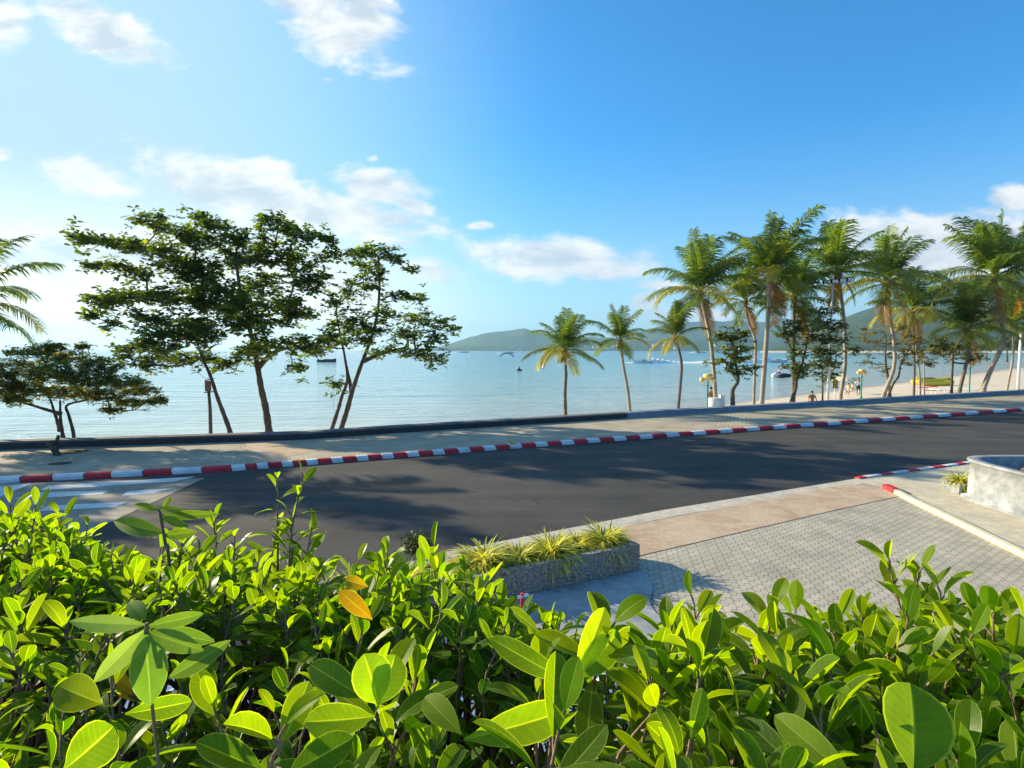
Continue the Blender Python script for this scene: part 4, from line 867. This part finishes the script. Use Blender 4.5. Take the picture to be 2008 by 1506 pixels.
# floodlight mast
b_ = PY(1623, 779, 36.5); t2 = PY(1633, 552, 36.5); g = thing('floodlight_mast', 'tall pale mast carrying black floodlights before a palm crown', 'light mast', (b_.x, 36.5, -.5)); mb = MB(); mb.tube([(b_.x, 36.5, -.6), t2+Vector((0, 0, .1))], [.10, .06], 9); mb.build('pole', M_steel, g, True)
mb = MB(); mb.box(t2+Vector((.3, 0, -.05)), (1.75, .08, .08)); mb.build('crossbar', M_steel, g)
for i in range(4):
    mb = MB(); c_ = t2+Vector((-.45+.5*i, -.08, .06*i-.05)); mb.box(c_, (.42, .22, .26)); mb.box(c_+Vector((0, -.12, -.02)), (.36, .03, .2), 0, 1); mb.build('floodlight', [M_blk, M_steel], g)
# bamboo style speaker pole beside leaning tree, with small fittings
b_ = PY(413, 845, 22.6); g = thing('support_pole', 'upright pole with tied fittings beside the leaning slim tree', 'pole', (b_.x, 22.6, -.4)); mb = MB(); t2 = PY(409, 765, 22.6); mb.tube([(b_.x, 22.6, -.5), PY(412, 800, 22.6), t2], [.075, .065, .055], 9); mb.build('shaft', M_bark, g, True)
mb = MB(); mb.box(PY(408, 757, 22.6), (.2, .18, .42), .3); mb.build('light_box', M_dry, g); mb = MB(); mb.tube([PY(400, 770, 22.6), PY(420, 768, 22.6)], .02); mb.tube([PY(402, 746, 22.6), PY(420, 742, 22.6)], .02); mb.tube([PY(404+15*math.cos(a), 720+22*math.sin(a), 22.6) for a in np.linspace(-.6, 3.7, 14)], .008, 5); mb.build('brackets', M_blk, g)
# rope swing on forked tree
g = thing('hanging_rope', 'thin rope loop hanging from the low branch of the forked tree', 'rope', PY(655, 770, 24.8)); mb = MB(); mb.tube([PY(655, 760, 24.8), PY(654, 802, 24.8), PY(658, 806, 24.8), PY(661, 800, 24.8), PY(662, 765, 24.8)], .012, 5); mb.build('rope', M_steel, g)
# warning sign
q = PY(1637.5, 753, 36); g = thing('warning_sign', 'small yellow and black sign board on a grey post in front of palms', 'sign', (q.x, 36, -.5)); mb = MB(); mb.tube([(q.x, 36, -.55), (q.x, 36, q.z)], .03, 8); mb.build('post', M_steel, g)
mb = MB(); mb.box((q.x, 35.95, q.z), (.30, .04, .56)); mb.build('board', M_blk, g); mb = MB(); mb.box((q.x, 35.92, q.z), (.23, .012, .46)); f_ = mb.build('face', plain('orange_sign', (.75, .38, .03), .5, .1), g)
mb = MB(); mb.box((q.x+.03, 35.907, q.z+.10), (.17, .008, .05), 0, 0, None); mb.box((q.x-.03, 35.907, q.z-.02), (.17, .008, .05)); mb.box((q.x+.03, 35.907, q.z-.13), (.12, .008, .05)); mb.build('symbol', M_blk, g)
# white boxes and barrel at palm foot
q = PY(1402, 788, 33); 
g = thing('white_barrel', 'white round tub around the foot of the palm that leans left', 'tub', (q.x, 33, ground_z(q.x, 33))); mb = MB(); mb.lathe((q.x-.05, 33, -.55), [(.30, 0), (.38, .2), (.40, .9), (.34, .92)], 14); mb.build('tub_body', M_paint, g, True)
g = thing('white_box', 'small white upright box right of the white tub', 'box', (q.x+.45, 33.2, -.5)); mb = MB(); mb.box((q.x+.48, 33.2, .02), (.26, .26, .95)); mb.box((q.x+.48, 33.2, .515), (.3, .3, .03)); mb.build('box_body', M_paint, g)

M_skin = plain('skin', (.42, .24, .16), .6, .05); M_hair = plain('hair', (.02, .015, .012), .7, .2); M_shw = plain('white_cloth', (.75, .75, .72), .9, .1); M_shb = plain('brown_cloth', (.25, .14, .08), .9, .1); M_shk = plain('dark_cloth', (.03, .035, .06), .9, .1); M_shp = plain('pink_cloth', (.75, .25, .28), .8, .1)
def person(label, loc, h, shirt, pants, face=0, sit=False, arm=.2, group=None):
    loc = Vector(loc); g = thing('person', label, 'person', loc, group); s = h/1.72; cf, sf = math.cos(face), math.sin(face)
    def T(p): return (loc.x+(p[0]*cf-p[1]*sf)*s, loc.y+(p[0]*sf+p[1]*cf)*s, loc.z+p[2]*s)
    hz = .45 if sit else .92
    J = {'pel': (0, 0, hz), 'sp': (0, 0, hz+.25), 'ch': (0, .0, hz+.46), 'nk': (0, 0, hz+.60), 'hd': (0, -.02, hz+.68), 'ht': (0, -.01, hz+.80)}
    rad = {'pel': .14, 'sp': .12, 'ch': .15, 'nk': .055, 'hd': .085, 'ht': .075}; E = [('pel', 'sp'), ('sp', 'ch'), ('ch', 'nk'), ('nk', 'hd'), ('hd', 'ht')]
    for sd, nm in ((-1, 'l'), (1, 'r')):
        kn = (sd*.12, -.42, hz) if sit else (sd*.11, -.03-.05*sd, hz*.53); an = (sd*.12, -.42, .08) if sit else (sd*.12, .02+.05*sd, .08)
        J.update({'h'+nm: (sd*.10, 0, hz-.04), 'k'+nm: kn, 'a'+nm: an, 't'+nm: (an[0], an[1]-.16, .03), 's'+nm: (sd*.19, 0, hz+.52), 'e'+nm: (sd*(.24+arm*.3), -.02, hz+.27), 'w'+nm: (sd*(.25+arm*.2), -.14, hz+.05+arm*.3), 'f'+nm: (sd*(.25+arm*.2), -.18, hz-.03+arm*.3)})
        rad.update({'h'+nm: .095, 'k'+nm: .06, 'a'+nm: .042, 't'+nm: .035, 's'+nm: .06, 'e'+nm: .042, 'w'+nm: .03, 'f'+nm: .032})
        E += [('pel', 'h'+nm), ('h'+nm, 'k'+nm), ('k'+nm, 'a'+nm), ('a'+nm, 't'+nm), ('ch', 's'+nm), ('s'+nm, 'e'+nm), ('e'+nm, 'w'+nm), ('w'+nm, 'f'+nm)]
    def skin(name, keys, m, k, sub=1):
        ks = [q for q in J if q in keys]; me = bpy.data.meshes.new(name); me.from_pydata([Vector(T(J[q]))-loc for q in ks], [(ks.index(a), ks.index(b)) for a, b in E if a in ks and b in ks], [])
        o = bpy.data.objects.new(name, me); COL.objects.link(o); o.parent = g; me.materials.append(m); o.modifiers.new('skin', 'SKIN')
        for i, q in enumerate(ks): me.skin_vertices[0].data[i].radius = (rad[q]*k*s, rad[q]*k*s)
        me.skin_vertices[0].data[0].use_root = True; sb = o.modifiers.new('sub', 'SUBSURF'); sb.levels = sb.render_levels = sub; return o
    skin('body', set(J), M_skin, 1, 2); skin('shirt', {'pel', 'sp', 'ch', 'sl', 'sr', 'el', 'er'}, shirt, 1.13); skin('trousers', {'pel', 'hl', 'hr', 'kl', 'kr'}, pants, 1.16)
    mb = MB(); c_ = Vector(T((0, .01, hz+.77))); mb.lathe(c_, [(.02, -.09), (.085*s, -.05), (.1*s, 0), (.08*s, .07), (.02, .10)], 10); mb.build('hair', M_hair, g, True)
    return g
def pp(px, py_foot, Y): q = PY(px, py_foot, Y); return (q.x, Y, max(q.z, ground_z(q.x, Y)) if 0 else ground_z(q.x, Y))
person('person in brown standing beside the green lamp post with golden lamps', pp(1394, 790, 34.5), 1.68, M_shb, M_shk, .6)
person('person in white shirt standing on the sand left of the pale shaded lamp post', pp(1683, 775, 55), 1.72, M_shw, M_shk, 2.8)
person('dark haired person in pale top seated at the water edge behind the palms', pp(1671, 765, 60), 1.7, M_cream, M_shw, 1.2, True)
person('person seated low on the sand under the yellow parasol', pp(1664, 765, 58), 1.65, M_cream, M_cream, -.8, True)
person('person whose head just shows over the grey wall by the V based tree', pp(1592, 790, 37.3), 1.5, M_shb, M_shk, 0, True)
# yellow parasol
q = Vector(pp(1655, 765, 57)); g = thing('parasol', 'low pale yellow beach parasol left of the seated people', 'parasol', q); mb = MB(); mb.tube([q, q+Vector((0, 0, 2.0))], .025, 7); mb.build('pole', M_steel, g); mb = MB(); mb.lathe(q+Vector((0, 0, 1.55)), [(1.25, 0), (1.2, .08), (.7, .32), (.03, .46)], 10); mb.build('canopy', M_cream, g)
# yellow inflatable boat, red loungers
q = PY(1830, 742, 72); q.z = ground_z(q.x, 72); g = thing('inflatable_boat', 'long bright yellow inflatable boat drawn up on the sand', 'boat', q)
def hullpts(y0, z0): return [q+Vector((x, y0+.0*x, z0+.25*(abs(x)/2.4)**3)) for x in np.linspace(-2.5, 2.3, 13)]
for y0 in (-.45, .45): mb = MB(); mb.tube(hullpts(y0, .35), [.12]+[.34]*11+[.15], 12); mb.build('hull_tube', M_yel, g, True)
mb = MB(); mb.tube(hullpts(0, .75), [.1]+[.30]*11+[.12], 12); mb.build('seat_tube', M_yel, g, True)
mb = MB(); mb.box(q+Vector((2.0, 0, .75)), (.5, .7, .35)); mb.box(q+Vector((-.6, -.1, 1.06)), (1.2, .3, .08)); mb.build('grips', M_blk, g); mb = MB(); mb.box(q+Vector((.4, -.62, .3)), (3.4, .3, .08)); mb.build('side_stripe', M_red, g)
for i, (px, Y, lb) in enumerate(((1823, 52, 'red lounge chair on the sand behind the wall, nearer the two pale stems'), (1840, 54, 'red lounge chair on the sand, nearer the straight knotted trunk'))):
    q = Vector(pp(px, 770, Y)); g = thing('beach_lounger', lb, 'lounger', q, 'red loungers on the sand'); mb = MB(); mb.box(q+Vector((.3, 0, .38)), (1.3, .6, .06)); mb.build('seat', M_red, g); mb = MB(); mb.box(q+Vector((-.65, 0, .62)), (.75, .6, .06), 0, 0, Vector((0, 0, 0)).to_track_quat('Z', 'Y') if 0 else None); mb.build('backrest', M_red, g)
    for sx in (-.8, .8):
        for sy in (-.25, .25): mb = MB(); mb.tube([q+Vector((sx, sy, 0)), q+Vector((sx, sy, .38))], .025, 6); mb.build('leg', M_steel, g)
q = Vector(pp(1870, 766, 50)); g = thing('white_canopy', 'low white cloth sheet spread on the sand behind the wall', 'sheet', q); mb = MB(); mb.box(q+Vector((0, 0, .45)), (3.6, 1.4, .05)); mb.build('cloth', M_shw, g); mb = MB(); [mb.tube([q+Vector((a, b, 0)), q+Vector((a, b, .44))], .02, 6) for a in (-1.6, 0, 1.6) for b in (-.6, .6)]; mb.build('frame', M_steel, g)

# boats
SEA = -2.0; M_foam = plain('foam', (.82, .86, .88), .8, .1)
def boat(label, px, py, L, m, heading=0, wake=0, wside=1, rider=False):
    q = P(px, py, SEA); g = thing('motor_boat', label, 'boat', q); c, s = math.cos(heading), math.sin(heading)
    st = [(-.5, .30, .0), (-.25, .34, 0), (.1, .33, .02), (.35, .2, .08), (.5, .02, .16)]; V = []
    for x, wd, lift in st:
        for y, z in ((-wd, .28+lift), (-wd*.7, .0), (0, -.08), (wd*.7, 0), (wd, .28+lift)):
            V.append(q+Vector(((x*c-y*.4*s)*L, (x*s+y*.4*c)*L, z*L*.45)))
    F = [(i*5+j, (i+1)*5+j, (i+1)*5+j+1, i*5+j+1) for i in range(4) for j in range(4)]+[(0, 1, 2, 3, 4), (4, 9, 8+1+0, 4)][:1]+[tuple([i*5 for i in range(5)]+[i*5+4 for i in range(4, -1, -1)])]
    mesh('hull', V, F, m, g)
    mb = MB(); mb.box(q+Vector((0, 0, L*.14)), (L*.26, L*.18, L*.05), heading); mb.build('cabin', M_shk if m is not M_blk else M_blk, g); mb = MB(); mb.box(q+Vector((-L*.46*c, -L*.46*s, L*.14)), (L*.06, L*.07, L*.09), heading); mb.build('outboard', M_blk, g)
    if wake:
        V = []; n = 26
        for i in range(n):
            t = i/(n-1); cx = -L*.4-wake*t; wd = L*.15+wake*.02*math.sqrt(t)*2; hh = L*.22*(1-t)**2+.06
            for y, z in ((-wd, .01), (-wd*.5, hh), (wd*.5, hh*.8), (wd, .01)): V.append(q+Vector(((cx*c-y*s), (cx*s+y*c), z*(1+.4*math.sin(i*2.7)))))
        mesh('wake', V, [(i*4+j, (i+1)*4+j, (i+1)*4+j+1, i*4+j+1) for i in range(n-1) for j in range(3)], M_foam, g, True)
    return g
boat('small dark motor boat on the pale sea between the almond trees', 641, 710, 8, M_blk, 0)
boat('white speed boat trailing foam left of the third palm', 1262, 712, 8, M_paint, math.pi-.02, 22)
boat('white speed boat trailing foam beside the tallest palm', 1526, 711, 8, M_paint, .02, 60)
boat('white boat far out left of the first palm', 1000, 692.5, 14, M_paint, 0, 20)
boat('white boat far out behind the leaning palm', 1376, 692, 14, M_paint, 0, 22)
boat('tiny white boat near the far shore at left', 912, 691.5, 14, M_paint, 0, 22)
q = P(1529, 740, SEA); g = thing('jet_ski', 'white and pink jet ski resting near shore beside the V based tree', 'jet ski', q); mb = MB(); mb.tube(catmull([q+Vector((-1.5, 0, .25)), q+Vector((-.5, 0, .45)), q+Vector((.7, 0, .4)), q+Vector((1.5, 0, .6))], 4), [.25]+[.42]*8+[.3, .2, .1, .05], 10); mb.build('hull', M_shw, g, True); mb = MB(); mb.box(q+Vector((-.3, 0, .85)), (1.1, .35, .2)); mb.box(q+Vector((.5, 0, 1.05)), (.1, .7, .1)); mb.build('seat', M_shp, g); 
person('person in pink sitting on the jet ski', q+Vector((-.2, 0, .5)), 1.7, M_shp, M_shk, 1.57, True)
q = P(1540, 741, SEA); g = thing('jet_ski', 'dark jet ski just right of the pink rider', 'jet ski', q); mb = MB(); mb.tube(catmull([q+Vector((-1.4, 0, .2)), q+Vector((0, 0, .4)), q+Vector((1.4, 0, .45))], 4), [.25]+[.36]*6+[.2, .06], 10); mb.build('hull', M_blk, g, True); mb = MB(); mb.box(q+Vector((-.2, 0, .75)), (.9, .3, .2)); mb.build('seat', M_blk, g)
q = P(994, 703, SEA); g = thing('parasail', 'thin curved dark parasail arc low over the water', 'parasail', q); mb = MB(); mb.tube([q+Vector((4.2*math.cos(a), 0, .2+3.0*math.sin(a))) for a in np.linspace(.15, 2.99, 16)], [.1]+[.32]*14+[.1], 8); mb.build('canopy', plain('slate_cloth', (.08, .14, .2), .8), g, True)
q = P(1018, 727, SEA); g = thing('buoy', 'small dark buoy floating left of the first palm', 'buoy', q); mb = MB(); mb.lathe(q, [(.3, -.2), (.75, 0), (.7, .3), (.2, .5), (.15, 1.0), (.02, 1.1)], 10); mb.build('float', M_blk, g, True)
# houses on the far hillside
M_house = plain('house_white', (.72, .70, .66), .8, .1, .2); M_roof = plain('house_roof', (.32, .15, .10), .8, .2, .2); rh = random.Random(5); hn = 0
wh = ['low', 'wide', 'pale', 'small', 'square', 'long']
for i, px in enumerate([1003, 1012, 1020, 1150, 1162, 1170, 1178, 1190, 1200, 1208, 1280, 1300, 1322, 1400, 1420, 1445, 1470, 1500, 1520, 1560, 1590]):
    py = 683-rh.uniform(0, 7); Y = 2800 if py > 679 else 2960; q = PY(px, py, Y); wd = rh.uniform(9, 24); hh = rh.uniform(4, 7); q.z -= hh/2
    side = ('below the left end of the ridge' if px < 1100 else 'between first and second palms' if px < 1215 else 'right of the second palm' if px < 1330 else 'behind the small tiered tree' if px < 1460 else 'behind the tallest palm')
    g = thing('hillside_house', 'distant pale house low on the far hillside '+side, 'house', (q.x, Y-40, q.z-6), 'distant houses '+side); mb = MB(); mb.box((q.x, Y-40, q.z), (wd, 10, hh+5)); mb.build('wall', M_house, g)
    mb = MB(); z = q.z+hh/2+2.5; mb.add([(q.x-wd/2-1, Y-46, z), (q.x+wd/2+1, Y-46, z), (q.x+wd/2+1, Y-34, z), (q.x-wd/2-1, Y-34, z), (q.x-wd/4, Y-40, z+4), (q.x+wd/4, Y-40, z+4)], [(0, 1, 5, 4), (1, 2, 5), (2, 3, 4, 5), (3, 0, 4), (3, 2, 1, 0)]); mb.build('roof', M_roof, g)

# ------------------------------------------------------------ haze
HZD = .00014
mb = MB(); mb.box((0, 0, 163), (18600, 18600, 338)); hz = mb.build('haze', None or M_foam); hz['kind'] = 'stuff'
hm = bpy.data.materials.new('haze_air'); hm.use_nodes = True; ht = NT(hm.node_tree); ht.n.clear(); ho = ht.new('ShaderNodeOutputMaterial'); pv = ht.new('ShaderNodeVolumePrincipled')
pv.inputs['Color'].default_value = (.38, .70, 1, 1); pv.inputs['Density'].default_value = HZD; pv.inputs['Anisotropy'].default_value = .3; ht.link(pv.outputs[0], ho.inputs['Volume'])
hz.data.materials.clear(); hz.data.materials.append(hm)
